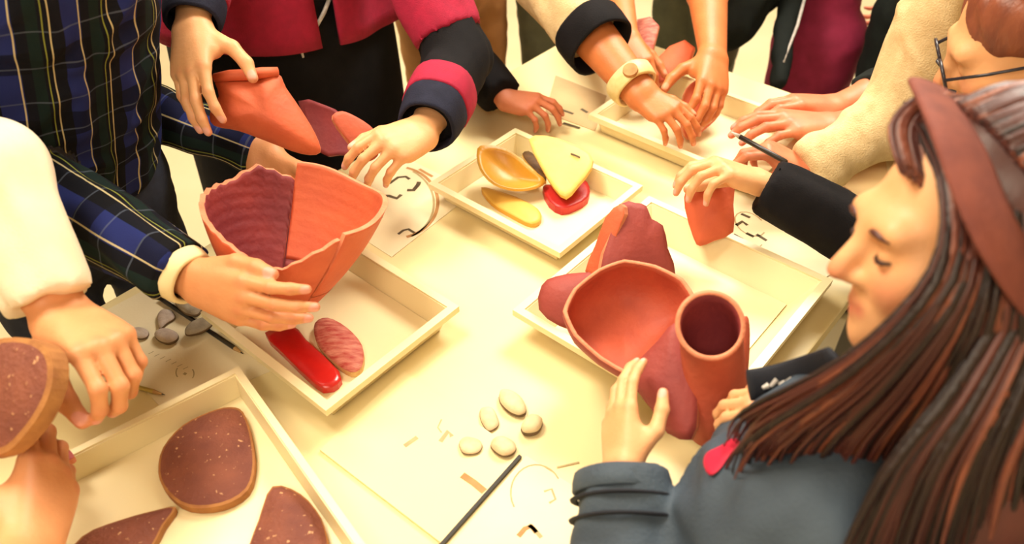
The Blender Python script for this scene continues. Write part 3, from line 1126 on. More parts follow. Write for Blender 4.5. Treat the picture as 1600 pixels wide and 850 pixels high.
def dish(name, px, c, n, depth, th, mats, parent=None):
    pts = np.array(spline([onp(x, y, c, n) for x, y in px], 4)) * 0.45 + 0.55 * np.array([(1 - j / 4) * onp(*px[i], c, n) + j / 4 * onp(*px[(i + 1) % len(px)], c, n) for i in range(len(px)) for j in range(4)])
    ctr = pts.mean(0)
    k = len(pts)
    prof = [(1, 0), (0.985, 0.20), (0.95, 0.42), (0.88, 0.64), (0.76, 0.80), (0.6, 0.90), (0.4, 0.96), (0.15, 1.0)]
    V, F, MM = [], [], []
    for side in (0, 1):
        for sc, dz in prof:
            for p in pts:
                q = ctr + (p - ctr) * (sc + (0.07 if side else 0)) - n * (depth * dz + (th if side and dz > 0 else 0))
                V.append(q + n * wig(q, 60) * 0.0015)
    w = len(prof) * k
    for side in (0, 1):
        for r in range(len(prof) - 1):
            for j in range(k):
                jj = (j + 1) % k
                F.append(tuple(side * w + q for q in (r * k + j, r * k + jj, (r + 1) * k + jj, (r + 1) * k + j)))
                MM.append(0 if side == 0 else 2)
        e = side * w + (len(prof) - 1) * k
        F.append(tuple(range(e, e + k)))
        MM.append(0 if side == 0 else 2)
    for j in range(k):
        jj = (j + 1) % k
        F.append((j, jj, w + jj, w + j))
        MM.append(1)
    mb = MB().add(V, F)
    mb.M = MM
    return mb.build(name, list(mats), parent, smooth=True)


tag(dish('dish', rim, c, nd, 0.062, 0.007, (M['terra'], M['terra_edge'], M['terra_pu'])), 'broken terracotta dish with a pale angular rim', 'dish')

jb = P(1116, 668, 0.947)
jug = thing('jug', jb, 'broken terracotta jug with a round open neck, held by the girl', 'jug')


# the neck bends towards the viewer: rings along a curved path
jc = [(P(1116, 676, 0.953), 0.020), (P(1116, 670, 0.949), 0.034), (P(1117, 640, 0.940), 0.0395), (P(1117, 606, 0.927), 0.0385), (P(1115, 570, 0.915), 0.0365), (P(1112, 536, 0.900), 0.036), (P(1110, 516, 0.883), 0.0365), (P(1110, 508, 0.870), 0.0385)]
jd0, jd1 = nrm([0, 0.30, 0.95]), nrm(TOCAM * 0.9 + UPZ * 0.22)
V, F, MM = [], [], []
nj = 40
rows = [(c_, r_, nrm(jd0 + (jd1 - jd0) * (i / 7) ** 0.8)) for i, (c_, r_) in enumerate(jc)]
rows = rows + [(c_ + d_ * 0.0005, r_ - 0.0055, d_) for c_, r_, d_ in rows[:1:-1]]
for c_, r_, d_ in rows:
    e_ = nrm(RT - d_ * np.dot(RT, d_))
    f_ = np.cross(d_, e_)
    V += [c_ + (e_ * math.cos(2 * math.pi * j / nj) + f_ * math.sin(2 * math.pi * j / nj)) * r_ for j in range(nj)]
for i in range(len(rows) - 1):
    for j in range(nj):
        F.append((i * nj + j, i * nj + (j + 1) % nj, (i + 1) * nj + (j + 1) % nj, (i + 1) * nj + j))
        MM.append(0 if i < 7 else 1 if i == 7 else 2)
F += [tuple(range(nj)), tuple(range((len(rows) - 1) * nj, len(rows) * nj))]
MM += [0, 2]
mb = MB().add(V, F)
mb.M = MM
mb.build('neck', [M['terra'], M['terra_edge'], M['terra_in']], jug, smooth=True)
c = P(1040, 600, 0.925)
n = nrm(TOCAM * 0.8 + UPZ * 0.25 - RT * 0.55)
slab('shoulder', [onp(x, y, c, n) for x, y in [(1056, 502), (1028, 532), (984, 582), (996, 612), (1018, 640), (1042, 676), (1080, 688), (1090, 640), (1082, 570), (1068, 528)]], n, 0.009, 0.012, (M['terra_pu'], M['terra_edge'], M['terra_pu']), jug, 0.02, 2)
c = P(1160, 560, 0.955)
n = nrm(TOCAM + RT * 0.9)
slab('body_sherd', [onp(x, y, c, n) for x, y in [(1146, 540), (1160, 500), (1170, 498), (1172, 540), (1166, 600), (1150, 640), (1140, 600)]], n, 0.008, 0.006, (M['terra'], M['terra_edge'], M['terra_pu']), jug, 0.02, 3)

# tall sherds standing behind the dish
c = P(1000, 375, 1.185)
n = nrm(TOCAM + RT * 0.25)
t = thing('sherd', T(985, 440, 0.757), 'tall purplish wall sherd standing behind the dish', 'sherd')
slab('sherd_face', [onp(x, y, c, n) for x, y in [(972, 318), (992, 316), (1010, 322), (1018, 342), (1036, 352), (1044, 388), (1056, 432), (1010, 450), (950, 440), (938, 420), (952, 370)]], n, 0.012, 0.010, (M['terra_pu'], M['terra_edge'], M['terra_pu']), t, 0.02, 2)
c = P(950, 375, 1.18)
n = nrm(TOCAM - RT * 0.7)
slab('broken_side', [onp(x, y, c, n) for x, y in [(970, 318), (976, 334), (964, 366), (950, 420), (936, 440), (914, 424), (930, 384), (946, 340)]], n, 0.012, 0.003, (M['terra_or'], M['terra_edge'], M['terra_or']), t, 0.02, 2)
c = P(880, 470, 1.115)
n = nrm(TOCAM + UPZ * 0.3 - RT * 0.3)
o = slab('sherd', [onp(x, y, c, n) for x, y in [(846, 446), (868, 432), (906, 426), (930, 430), (926, 470), (904, 512), (872, 508), (842, 484)]], n, 0.012, 0.012, (M['terra_pu'], M['terra_edge'], M['terra_pu']), None, 0.02, 2)
tag(o, 'rounded dark terracotta sherd left of the dish', 'sherd')

# sherds held at the far side
c = P(1108, 325, 1.248)
n = nrm(TOCAM - RT * 0.2 + UPZ * 0.1)
o = slab('sherd', [onp(x, y, c, n) for x, y in [(1072, 296), (1090, 284), (1118, 274), (1147, 268), (1146, 320), (1146, 362), (1116, 376), (1094, 384), (1084, 372), (1070, 324)]], n, 0.007, 0.014, (M['terra_or'], M['terra_edge'], M['terra_pu']), None, 0, 2)
tag(o, 'small orange curved sherd in the hand with the black sleeve', 'sherd')
c = P(1100, 165, 1.535)
n = nrm(TOCAM + RT * 0.3)
o = slab('sherd', [onp(x, y, c, n) for x, y in [(1074, 138), (1096, 122), (1122, 124), (1130, 150), (1124, 180), (1100, 204), (1080, 218), (1068, 206), (1066, 170)]], n, 0.008, 0.016, (M['terra_or'], M['terra_edge'], M['terra']), None, 0, 3)
tag(o, 'orange sherd held between two hands at the far end', 'sherd')

# ------------------------------------------------------------------ people: materials
M['skin'] = skin_mat('warm_skin', S(226, 158, 108), S(218, 148, 98), S(206, 100, 80), S(232, 160, 140))
M['skin_light'] = skin_mat('light_skin', S(236, 178, 128), S(230, 168, 116), S(222, 120, 96), S(238, 176, 156))
M['skin_pink'] = skin_mat('pink_skin', S(216, 134, 96), S(206, 120, 84), S(196, 88, 76), S(226, 150, 134))
M['skin_tan'] = skin_mat('tanned_skin', S(210, 126, 72), S(202, 116, 64), S(188, 86, 56), S(222, 150, 116))
M['red_cloth'] = mat('crimson_wool', S(170, 16, 58), S(152, 12, 52), 60, 0.85, 0.25, 500)
M['black_cloth'] = mat('black_cloth', S(20, 18, 22), S(12, 11, 15), 30, 0.85, 0.2, 400, spec=0.2)
M['navy_cloth'] = mat('navy_ribbed_cloth', S(36, 38, 56), S(26, 28, 44), 40, 0.85, 0.3, 400, spec=0.2)
M['cream_cloth'] = mat('cream_knit', S(232, 208, 160), S(216, 188, 138), 60, 0.9, 0.5, 420)
M['white_cloth'] = mat('off_white_cloth', S(246, 234, 208), S(240, 224, 192), 20, 0.85, 0.15, 300)
M['tan_cloth'] = mat('tan_cotton', S(198, 142, 84), S(184, 128, 74), 20, 0.85, 0.2, 300)
M['teal_cloth'] = mat('dark_teal_cloth', S(40, 52, 56), S(28, 38, 44), 20, 0.85, 0.2, 300, spec=0.2)
M['olive_cloth'] = mat('grey_olive_cloth', S(120, 122, 92), S(98, 100, 78), 20, 0.85, 0.2, 300)
M['dark_cloth'] = mat('green_black_cloth', S(30, 36, 34), S(20, 24, 24), 20, 0.85, 0.2, 300, spec=0.2)
M['pink_cloth'] = mat('dusty_pink_cloth', S(170, 44, 84), S(150, 36, 72), 30, 0.85, 0.3, 300)
M['jacket'] = mat('slate_blue_jacket', S(68, 82, 96), S(52, 64, 78), 14, 0.75, 0.3, 260)
M['jacket_dark'] = mat('dark_slate_band', S(20, 24, 36), None, 14, 0.8)
M['cuff_cream'] = mat('cream_shirt_cuff', S(240, 222, 170), None, 14, 0.8)
M['denim'] = mat('dark_denim', S(34, 40, 58), S(26, 30, 46), 60, 0.85, 0.2, 400)
M['hair'] = mat('brown_hair', S(96, 48, 40), S(58, 28, 26), 14, 0.42, 0.1, 200, stretch=(1, 1, 0.3))
M['hair2'] = mat('light_brown_hair', S(146, 82, 56), S(100, 52, 42), 40, 0.42, 0.4, 200, stretch=(1, 1, 0.3))
M['hair_dark'] = mat('dark_brown_hair', S(44, 24, 22), S(24, 14, 14), 40, 0.42, 0.4, 200, stretch=(1, 1, 0.3))
M['band'] = mat('brown_velvet_headband', S(136, 72, 58), S(112, 56, 48), 40, 0.8, 0.2, 300)
M['lash'] = mat('dark_lash', S(54, 28, 20), None, 10, 0.6)
M['logo'] = mat('red_badge', S(206, 28, 66), S(190, 22, 58), 30, 0.6)
M['silver'] = mat('silver_strap', S(214, 208, 200), S(170, 164, 158), 90, 0.4)
M['shoe'] = mat('black_shoe', S(24, 22, 22), None, 10, 0.5)
M['glass_rim'] = mat('dark_glasses_frame', S(40, 38, 48), None, 10, 0.3)
M['watch'] = mat('pale_watch_strap', S(238, 220, 160), S(222, 196, 130), 60, 0.5)


def plaid():
    m = bpy.data.materials.new('navy_plaid_flannel')
    m.use_nodes = True
    N, L = m.node_tree.nodes, m.node_tree.links
    b = N['Principled BSDF']
    b.inputs['Roughness'].default_value = 0.9
    b.inputs['Specular IOR Level'].default_value = 0.2
    at = N.new('ShaderNodeAttribute')
    at.attribute_name = 'wrap'
    sp = N.new('ShaderNodeSeparateXYZ')
    L.new(at.outputs['Vector'], sp.inputs[0])

    def stripe(ch, period, off, w):
        a = N.new('ShaderNodeMath')
        a.operation = 'ADD'
        a.inputs[1].default_value = off + 50 * period
        L.new(sp.outputs[ch], a.inputs[0])
        q = N.new('ShaderNodeMath')
        q.operation = 'MODULO'
        q.inputs[1].default_value = period
        L.new(a.outputs[0], q.inputs[0])
        r = N.new('ShaderNodeMath')
        r.operation = 'LESS_THAN'
        r.inputs[1].default_value = w
        L.new(q.outputs[0], r.inputs[0])
        return r.outputs[0]

    src = None
    base = N.new('ShaderNodeRGB')
    base.outputs[0].default_value = S(14, 16, 26)
    src = base.outputs[0]
    for ch, per, off, w, col, f in ((1, 0.105, 0.03, 0.034, S(38, 48, 112), 0.8), (0, 0.105, 0.02, 0.036, S(8, 8, 12), 0.75), (1, 0.105, 0.085, 0.018, S(20, 38, 34), 0.8),
                                    (0, 0.052, 0.01, 0.0022, S(110, 120, 140), 0.35), (1, 0.0525, 0.0, 0.0024, S(216, 200, 150), 0.8), (1, 0.105, 0.062, 0.0020, S(150, 156, 66), 0.8)):
        mk = stripe(ch, per, off, w)
        fm = N.new('ShaderNodeMath')
        fm.operation = 'MULTIPLY'
        fm.inputs[1].default_value = f
        L.new(mk, fm.inputs[0])
        mx = N.new('ShaderNodeMix')
        mx.data_type = 'RGBA'
        L.new(fm.outputs[0], mx.inputs['Factor'])
        L.new(src, mx.inputs['A'])
        mx.inputs['B'].default_value = col
        src = mx.outputs['Result']
    L.new(src, b.inputs['Base Color'])
    no = N.new('ShaderNodeTexNoise')
    no.inputs['Scale'].default_value = 500
    bp = N.new('ShaderNodeBump')
    bp.inputs['Strength'].default_value = 0.2
    bp.inputs['Distance'].default_value = 0.002
    L.new(no.outputs['Fac'], bp.inputs['Height'])
    L.new(bp.outputs[0], b.inputs['Normal'])
    return m


M['plaid'] = plaid()


# ------------------------------------------------------------------ people: builder
def band(name, W, E, f0, f1, r0, r1, material, parent, n=28):
    """a cuff: hollow ring around the forearm between fractions f0..f1 from elbow E to wrist W"""
    a, b = E + (W - E) * f0, E + (W - E) * f1
    d = nrm(b - a)
    e = nrm(np.cross(d, [0.2, 0.3, 1]))
    f = np.cross(d, e)
    V, F = [], []
    prof = [(0, r0), (0.08, r0 + 0.002), (0.5, (r0 + r1) / 2 + 0.003), (0.92, r1 + 0.002), (1, r1), (0.98, r1 - 0.004), (0.5, (r0 + r1) / 2 - 0.004), (0.02, r0 - 0.004)]
    for t, r in prof:
        for j in range(n):
            th = 2 * math.pi * j / n
            V.append(a + (b - a) * t + (e * math.cos(th) + f * math.sin(th)) * r * (1 + 0.02 * math.sin(5 * th)))
    k = len(prof)
    for i in range(k):
        for j in range(n):
            F.append((i * n + j, i * n + (j + 1) % n, ((i + 1) % k) * n + (j + 1) % n, ((i + 1) % k) * n + j))
    return MB().add(V, F).build(name, material, parent, smooth=True)


def arm_spec(sh, el, wr, kn, dorsal, side, **kw):
    d = dict(sh=np.asarray(sh), el=np.asarray(el), wr=np.asarray(wr), kn=np.asarray(kn), dorsal=dorsal, side=side, s=0.95, sleeve=0.97, rs=(0.062, 0.052, 0.040), bands=[], hand={}, rw=0.0215, re=0.040, vox=0.0023)
    d.update(kw)
    return d


def person(label, skin, arms, pelvis, chest, face, top, bottom=None, rt=(0.15, 0.16), hd=None, legs=True, hem=None, hipw=0.085, fold=0.003, uv=False, vox=0.007, top_name='shirt', top_r=1.0, headvox=0.008, neckr=None, floor_z=0.0):
    pelvis, chest = np.asarray(pelvis, float), np.asarray(chest, float)
    face = nrm([face[0], face[1], 0])
    right = np.cross(face, UPZ)
    base = np.array([pelvis[0], pelvis[1], floor_z])
    t = thing('person', base, label, 'person')
    neck = chest + (chest - pelvis) * 0.25
    fl = (face, 0.68)
    if hd is not None:
        neck = head(hd['c'], hd['f'], hd['u'], hd.get('s', 1))[2](0, -0.035, -0.16)
    coarse = [dict(p=[cap(pelvis, chest, rt[0] * 0.8, rt[1] * 0.75, 0.03, fl), cap(chest, neck, 0.055, 0.05, 0.03)], k=0.03)]
    marks = []
    if hd is not None:
        hg, hm, Lc = head(hd['c'], hd['f'], hd['u'], hd.get('s', 1))
        coarse[0]['p'].append(cap(neck, Lc(0, -0.02, -0.07), 0.052, 0.05, 0.03))
        marks.append(hm)
    fine = []
    sl = []
    for a in arms:
        sp = dict(a['hand'])
        hg_, mk, fr = hand(a['wr'], a['kn'], a['dorsal'], a['side'], a['s'], **sp)
        marks.append(mk)
        bare = a['sleeve'] is None
        frac = 1.0 if bare or a['sleeve'] < 0.6 else min(1, 1 - a['sleeve'] + 0.3)
        g_ = [forearm(a['wr'], a['el'], fr, a['s'], a['rw'], a['re'], frac)] + hg_
        if bare:
            g_.append(dict(p=[cap(a['el'], a['sh'], a['re'] * a['s'], 0.052 * a['s'], 0.02)], k=0.02))
        fine.append((g_, a['vox']))
        if not bare:
            coarse.append(dict(p=[cap(a['sh'], a['el'], 0.046, 0.038, 0.02), cap(a['el'], a['el'] + (a['wr'] - a['el']) * min(a['sleeve'], 0.8), 0.036, 0.028, 0.02)], k=0.02))
        coarse.append(dict(p=[cap(chest, a['sh'], 0.06, 0.045, 0.03)], k=0.03))
        if not bare:
            r0, r1, r2 = a['rs']
            end = a['el'] + (a['wr'] - a['el']) * a['sleeve']
            dr = nrm(a['wr'] - a['el'])
            p_ = [cap(chest, a['sh'], rt[1] * 0.5 * top_r, r0, 0.04), cap(a['sh'], a['el'], r0, r1, 0.02), cap(a['el'], end + dr * 0.02, r1, r2, 0.02)]
            p_[0]['uv'] = False
            sl.append(dict(p=p_, k=0.02, cuts=[(end, dr)]))
        else:
            p_ = [cap(chest, a['sh'], rt[1] * 0.5, 0.065, 0.04), cap(a['sh'], a['sh'] + (a['el'] - a['sh']) * 0.5, 0.065, 0.06, 0.02)]
            sl.append(dict(p=p_, k=0.02))
    if bottom is not None and legs:
        hips = []
        for sg in (-1, 1):
            hp = pelvis - UPZ * 0.06 + right * sg * hipw
            kn_ = np.array([hp[0], hp[1], 0]) + face * 0.02 + UPZ * max(0.25, hp[2] * 0.52)
            an = np.array([hp[0], hp[1], 0.09]) - face * 0.01
            hips += [cap(hp, kn_, 0.085, 0.062, 0.03), cap(kn_, an, 0.06, 0.05, 0.02)]
        coarse.append(dict(p=[cap(q['a'], q['b'], q['ra'] * 0.8, q['rb'] * 0.8, 0.03) for q in hips], k=0.04))
        cloth('trousers', [dict(p=[cap(pelvis + UPZ * 0.06, pelvis - UPZ * 0.06, rt[0] * 0.93, rt[0] * 0.95, 0.03, fl)] + hips, k=0.02)], 0.011, bottom, t, 0.002)
        for sg in (-1, 1):
            f_ = pelvis - UPZ * pelvis[2] + right * sg * max(hipw, 0.06)
            V, Q = solid([dict(p=[cap(f_ - face * 0.05 + UPZ * 0.045, f_ + face * 0.14 + UPZ * 0.036, 0.045, 0.036, 0.02)], k=0.01, cuts=[(UPZ * 0.004, -UPZ)])], 0.009)
            obj('shoe', mesh_np('shoe', V, Q, mats=[M['shoe']]), t)
    parts = [(coarse, 0.012)] + fine
    if hd is not None:
        parts.append((hg + [dict(p=[cap(Lc(0, -0.02, -0.06), Lc(0, -0.035, -0.15), 0.048 * hd.get('s', 1), 0.05 * hd.get('s', 1), 0.02)], k=0.02)], headvox))
    body(parts, skin, t, marks)
    tg = dict(p=[cap(pelvis - (UPZ * 0.02 if hem is None else UPZ * 0.1), chest, rt[0] * top_r, rt[1] * top_r, 0.03, fl)], k=0.03)
    if neckr:
        tg['p'].append(cap(chest, Lc(0, -0.035, -0.155), neckr[0], neckr[1], 0.03))
    if hem is not None:
        tg['cuts'] = [hem]
    sh = cloth(top_name, [tg] + sl, vox, top, t, fold, uv=uv, seed=pelvis[0] * 9)
    for a in arms:
        for nm, f0, f1, r0, r1, mt in a['bands']:
            band(nm, a['wr'], a['el'], f0, f1, r0, r1, mt, t)
    if hd is not None and hd.get('hairm') is not None:
        # plain short hair cap with real thickness
        s_ = hd.get('s', 1)
        hp_ = [ell(Lc(0, -0.024, 0.040), np.array((0.083, 0.100, 0.090)) * s_, np.array([np.cross(nrm(hd['f']), nrm(np.asarray(hd['u']) - nrm(hd['f']) * np.dot(hd['u'], nrm(hd['f'])))), nrm(hd['f']), nrm(np.asarray(hd['u']) - nrm(hd['f']) * np.dot(hd['u'], nrm(hd['f'])))]), 0.01)]
        cut = (Lc(0, 0.066, 0.03), nrm(Lc(0, 1, -0.55) - Lc(0, 0, 0)))
        cloth('hair', [dict(p=hp_, k=0.01, cuts=[cut])], 0.006 if headvox > 0.005 else 0.004, hd['hairm'], t, 0.003, 120)
    return t


CURL = lambda a, b, c: ((a, b, c),) * 4
CC = lambda x, y, z: x * RT + y * UP + z * TOCAM      # camera-like axes: right, up, towards viewer

# ------------------------------------------------------------------ man in the plaid shirt
pel = A * 1.20 + B * 0.32 + UPZ * 0.90
che = A * 1.08 + B * 0.36 + UPZ * 1.25
shR = che + UPZ * 0.08 - B * 0.15
shL = che + UPZ * 0.08 + B * 0.10 + A * 0.03
plaid_arm_r = arm_spec(shR, P(14, 268, 1.09), P(306, 440, 0.995), P(366, 462, 0.970), CC(-0.15, -0.35, 1), 'R', s=0.90, rs=(0.068, 0.058, 0.044), sleeve=0.93,
                       bands=[('shirt_cuff', 0.92, 0.985, 0.036, 0.033, M['cuff_cream'])],
                       hand=dict(curls=((6, 18, 12), (8, 20, 14), (12, 24, 16), (16, 28, 18)), spread=0.5, thumb=((0.42, 0.88, -0.05), (0.06, 1.0, -0.02), (-0.1, 1.0, -0.06))))
plaid_arm_l = arm_spec(shL, P(178, 150, 1.36), P(412, 240, 1.33), P(440, 300, 1.33), CC(0, 0.2, -1), 'L', s=0.98, rs=(0.055, 0.047, 0.037), sleeve=0.95,
                       hand=dict(curls=CURL(20, 25, 20)))
p = person('person in a navy plaid shirt cupping the broken bowl', M['skin'], [plaid_arm_r, plaid_arm_l], pel, che, -A, M['plaid'], M['denim'], rt=(0.165, 0.170), uv=True, vox=0.006, fold=0.004,
           hd=dict(c=che + UPZ * 0.34 - A * 0.06, f=-A - UPZ * 0.6, u=UPZ, hairm=M['hair_dark']))

# ------------------------------------------------------------------ woman in the red jacket
pel = A * 1.34 + B * 0.87 + UPZ * 0.92
che = A * 1.31 + B * 0.87 + UPZ * 1.30
rj_r = arm_spec(che + UPZ * 0.06 - B * 0.18, P(330, -190, 1.30), P(300, 40, 1.165), P(300, 112, 1.14), CC(-0.4, 0.1, 1), 'R', s=0.9, sleeve=0.90, rs=(0.058, 0.050, 0.041),
                bands=[('cuff', 0.72, 0.84, 0.047, 0.045, M['red_cloth']), ('cuff', 0.84, 0.985, 0.043, 0.039, M['navy_cloth'])],
                hand=dict(curls=((8, 22, 18), (6, 18, 14), (10, 22, 14), (20, 26, 16)), spread=0.5, thumb=((0.75, 0.55, -0.45), (0.45, 0.80, -0.45), (0.2, 0.95, -0.3))))
rj_l = arm_spec(che + UPZ * 0.06 + B * 0.16, P(716, 92, 1.40), P(664, 204, 1.245), P(612, 226, 1.20), CC(0.1, 0.35, 1), 'L', s=0.86, sleeve=0.86, rs=(0.062, 0.056, 0.046),
                bands=[('cuff', 0.46, 0.72, 0.056, 0.054, M['red_cloth']), ('cuff', 0.71, 0.97, 0.052, 0.045, M['navy_cloth'])],
                hand=dict(curls=((30, 32, 20), (38, 32, 20), (44, 34, 20), (50, 36, 20)), spread=0.7, thumb=((0.55, 0.75, -0.45), (0.20, 0.92, -0.35), (0.0, 0.95, -0.35))))
p = person('person in a crimson jacket holding two orange sherds', M['skin_light'], [rj_r, rj_l], pel, che, -A, M['black_cloth'], M['black_cloth'], rt=(0.175, 0.175),
           hd=dict(c=che + UPZ * 0.33 - A * 0.04, f=-A - UPZ * 0.5, u=UPZ, hairm=M['hair_dark']))
# open jacket: two front panels, each a thick curved sheet with its own hem


def wrap_panel(name, pelv, b0, b1, hz0, hz1, r, material, parent, ztop=1.32, th=0.008, mid=None, wide=1.10):
    """a garment panel bent round the body: b0..b1 angle (deg, 0 = facing -A, + towards B)"""
    nu, nv = 22, 16
    V, F = [], []
    for s_ in (0, 1):
        for i in range(nu + 1):
            u = i / nu
            th_ = math.radians(b0 + (b1 - b0) * u)
            hz = hz0 + (hz1 - hz0) * u
            if mid is not None:
                hz = (1 - u) ** 2 * hz0 + 2 * u * (1 - u) * mid + u * u * hz1
            for j in range(nv + 1):
                z_ = hz + (ztop - hz) * j / nv
                rr_ = r * (1 + 0.10 * (1 - j / nv)) + 0.006 * math.sin(u * 9 + j * 0.2) - s_ * th
                V.append(np.array([pelv[0], pelv[1], z_]) - A * (math.cos(th_) * rr_ * 0.82) + B * (math.sin(th_) * rr_ * wide))
    w = nv + 1
    per = (nu + 1) * w
    for s_ in (0, 1):
        for i in range(nu):
            for j in range(nv):
                F.append(tuple(s_ * per + q for q in (i * w + j, (i + 1) * w + j, (i + 1) * w + j + 1, i * w + j + 1)))
    for i in range(nu):
        for j in (0, nv):
            F.append((i * w + j, (i + 1) * w + j, per + (i + 1) * w + j, per + i * w + j))
    for j in range(nv):
        for i in (0, nu):
            F.append((i * w + j, i * w + j + 1, per + i * w + j + 1, per + i * w + j))
    return MB().add(V, F).build(name, material, parent, smooth=True)


for a_ in (rj_r, rj_l):
    cloth('jacket_sleeve', [dict(p=[cap(a_['sh'], a_['el'], 0.070, 0.063, 0.02)], k=0.01, cuts=[(a_['sh'] + (a_['el'] - a_['sh']) * 0.93, a_['el'] - a_['sh'])])], 0.007, M['red_cloth'], p, 0.003)
pc = A * 1.33 + B * 0.87
wrap_panel('jacket_panel', pc, -100, -12, 0.965, 0.925, 0.215, M['red_cloth'], p, 1.36)
wrap_panel('jacket_panel', pc, -4, 44, 0.92, 0.895, 0.222, M['red_cloth'], p, 1.36)
wrap_panel('jacket_panel', pc, 47, 86, 0.895, 0.91, 0.22, M['red_cloth'], p, 1.36)
wrap_panel('black_skirt', pc, -125, 125, 0.60, 0.60, 0.205, M['black_cloth'], p, 1.05)
MB().tube([P(452, -20, 1.45), P(458, 30, 1.44), P(468, 70, 1.44), P(474, 90, 1.45)], [0.004, 0.004, 0.0035, 0.002], 8).build('lanyard', M['silver'], p, smooth=True)
MB().tube([P(522, -20, 1.45), P(506, 20, 1.44), P(492, 46, 1.44), P(478, 74, 1.44)], [0.004, 0.004, 0.0035, 0.002], 8).build('lanyard', M['silver'], p, smooth=True)
MB().box(P(474, 4, 1.45), RT, UP, TOCAM, 0.021, 0.011, 0.001).build('name_badge', M['cuff_cream'], p)

# ------------------------------------------------------------------ person in the off-white sleeve at the lower left
pel = A * 1.32 + B * -0.24 + UPZ * 0.90
che = A * 1.20 + B * -0.24 + UPZ * 1.22
n3a = arm_spec(che + UPZ * 0.05 + B * 0.16, P(-8, 270, 0.905), P(92, 492, 0.905), P(142, 528, 0.875), CC(0.75, 0.35, 0.7), 'L', s=1.0, sleeve=0.90, rs=(0.056, 0.055, 0.047),
               hand=dict(curls=((35, 55, 30), (42, 60, 30), (48, 62, 30), (52, 62, 30)), spread=0.6, thumb=((0.35, 0.75, -0.55), (0.1, 0.8, -0.6), (-0.1, 0.85, -0.5))))
n3b = arm_spec(che + UPZ * 0.05 - B * 0.16, P(-120, 1080, 0.64), P(44, 860, 0.80), P(74, 742, 0.86), CC(0.95, 0.1, 0.5), 'R', s=1.0, sleeve=0.5, rs=(0.065, 0.058, 0.050), re=0.044,
               hand=dict(curls=((14, 30, 25), (16, 34, 25), (18, 36, 25), (20, 36, 25)), spread=0.4, thumb=((0.60, 0.70, -0.35), (0.25, 0.80, -0.55), (0.05, 0.85, -0.55))))
p = person('person in an off-white top holding a brown sherd at the left edge', M['skin'], [n3a, n3b], pel, che, -A, M['white_cloth'], M['denim'], rt=(0.15, 0.16),
           hd=dict(c=che + UPZ * 0.32, f=-A - UPZ * 0.5, u=UPZ, hairm=M['hair']))
c = P(30, 610, 0.80)
n = nrm(CC(-0.45, 0.25, 1))
o = slab('sherd', [onp(x, y, c, n) for x, y in [(-60, 560), (-10, 532), (40, 528), (76, 548), (82, 590), (66, 640), (36, 682), (-4, 712), (-60, 700)]], n, 0.018, 0.010, (M['brown'], M['brown_edge'], M['brown_edge']), None, 0, 3, border=0.1)
tag(o, 'brown sherd with an ochre edge held by the blurred hands', 'sherd')

# ------------------------------------------------------------------ person with black sleeves and tan trousers behind
pel = A * 1.36 + B * 1.38 + UPZ * 0.86
che = A * 1.36 + B * 1.37 + UPZ * 1.22
n4 = arm_spec(che + UPZ * 0.05 - B * 0.15, P(716, 70, 1.62), P(786, 154, 1.555), P(822, 160, 1.54), CC(0.1, 0.6, 0.8), 'R', s=0.72, sleeve=0.96, rs=(0.055, 0.050, 0.040),
              hand=dict(curls=((20, 30, 20), (26, 34, 22), (34, 40, 24), (40, 44, 24)), spread=1.4))
n4b = arm_spec(che + UPZ * 0.05 + B * 0.13, che + B * 0.15 + A * 0.10 - UPZ * 0.19, che + B * 0.12 + A * 0.17 - UPZ * 0.38, che + B * 0.11 + A * 0.18 - UPZ * 0.46, B, 'L', s=0.8, sleeve=0.96, rs=(0.055, 0.05, 0.04), hand=dict(curls=CURL(30, 40, 30)), vox=0.004)
p = person('person with black sleeves and tan trousers reaching for grey paper', M['skin_pink'], [n4, n4b], pel, che, -A, M['black_cloth'], M['tan_cloth'], rt=(0.14, 0.13), hem=(UPZ * 0.885, -UPZ),
           hd=dict(c=che + UPZ * 0.32, f=-A - UPZ * 0.5, u=UPZ, hairm=M['hair']))

# ------------------------------------------------------------------ person with the watch
pel = A * 1.26 + B * 1.70 + UPZ * 0.95
che = A * 1.26 + B * 1.68 + UPZ * 1.30
w_el, w_wr = P(846, -40, 1.57), P(1000, 146, 1.43)
n5 = arm_spec(che + UPZ * 0.05 - B * 0.15 - A * 0.03, w_el, w_wr, P(1036, 170, 1.405), CC(0.1, 0.35, 1), 'R', s=0.76, sleeve=0.50, rs=(0.066, 0.066, 0.062), rw=0.036, re=0.058,
              bands=[('cuff', 0.47, 0.64, 0.066, 0.064, M['black_cloth'])],
              hand=dict(curls=((20, 26, 20), (24, 30, 20), (28, 34, 20), (34, 36, 20)), spread=0.7, thumb=((0.6, 0.7, -0.3), (0.3, 0.9, -0.3), (0.1, 0.95, -0.3))))
n5b = arm_spec(che + UPZ * 0.05 + B * 0.13, che + B * 0.15 + A * 0.10 - UPZ * 0.20, che + B * 0.12 + A * 0.17 - UPZ * 0.40, che + B * 0.11 + A * 0.18 - UPZ * 0.48, B, 'L', s=0.9, hand=dict(curls=CURL(30, 40, 30)), vox=0.004)
p = person('person in a cream top with black cuffs wearing a watch', M['skin_tan'], [n5, n5b], pel, che, -A, M['cream_cloth'], M['olive_cloth'], rt=(0.115, 0.12),
           hd=dict(c=che + UPZ * 0.33, f=-A - UPZ * 0.5, u=UPZ, hairm=M['hair_dark']))
wt = thing('wristwatch', w_wr - UPZ * 0.03, 'pale strapped wristwatch on the arm with the black cuff', 'watch')
band('strap', w_wr, w_el, 0.88, 0.97, 0.0440, 0.0405, M['watch'], wt)
wd = nrm(w_wr - w_el)
wc = w_el + (w_wr - w_el) * 0.93
wn = nrm(TOCAM - wd * np.dot(TOCAM, wd))
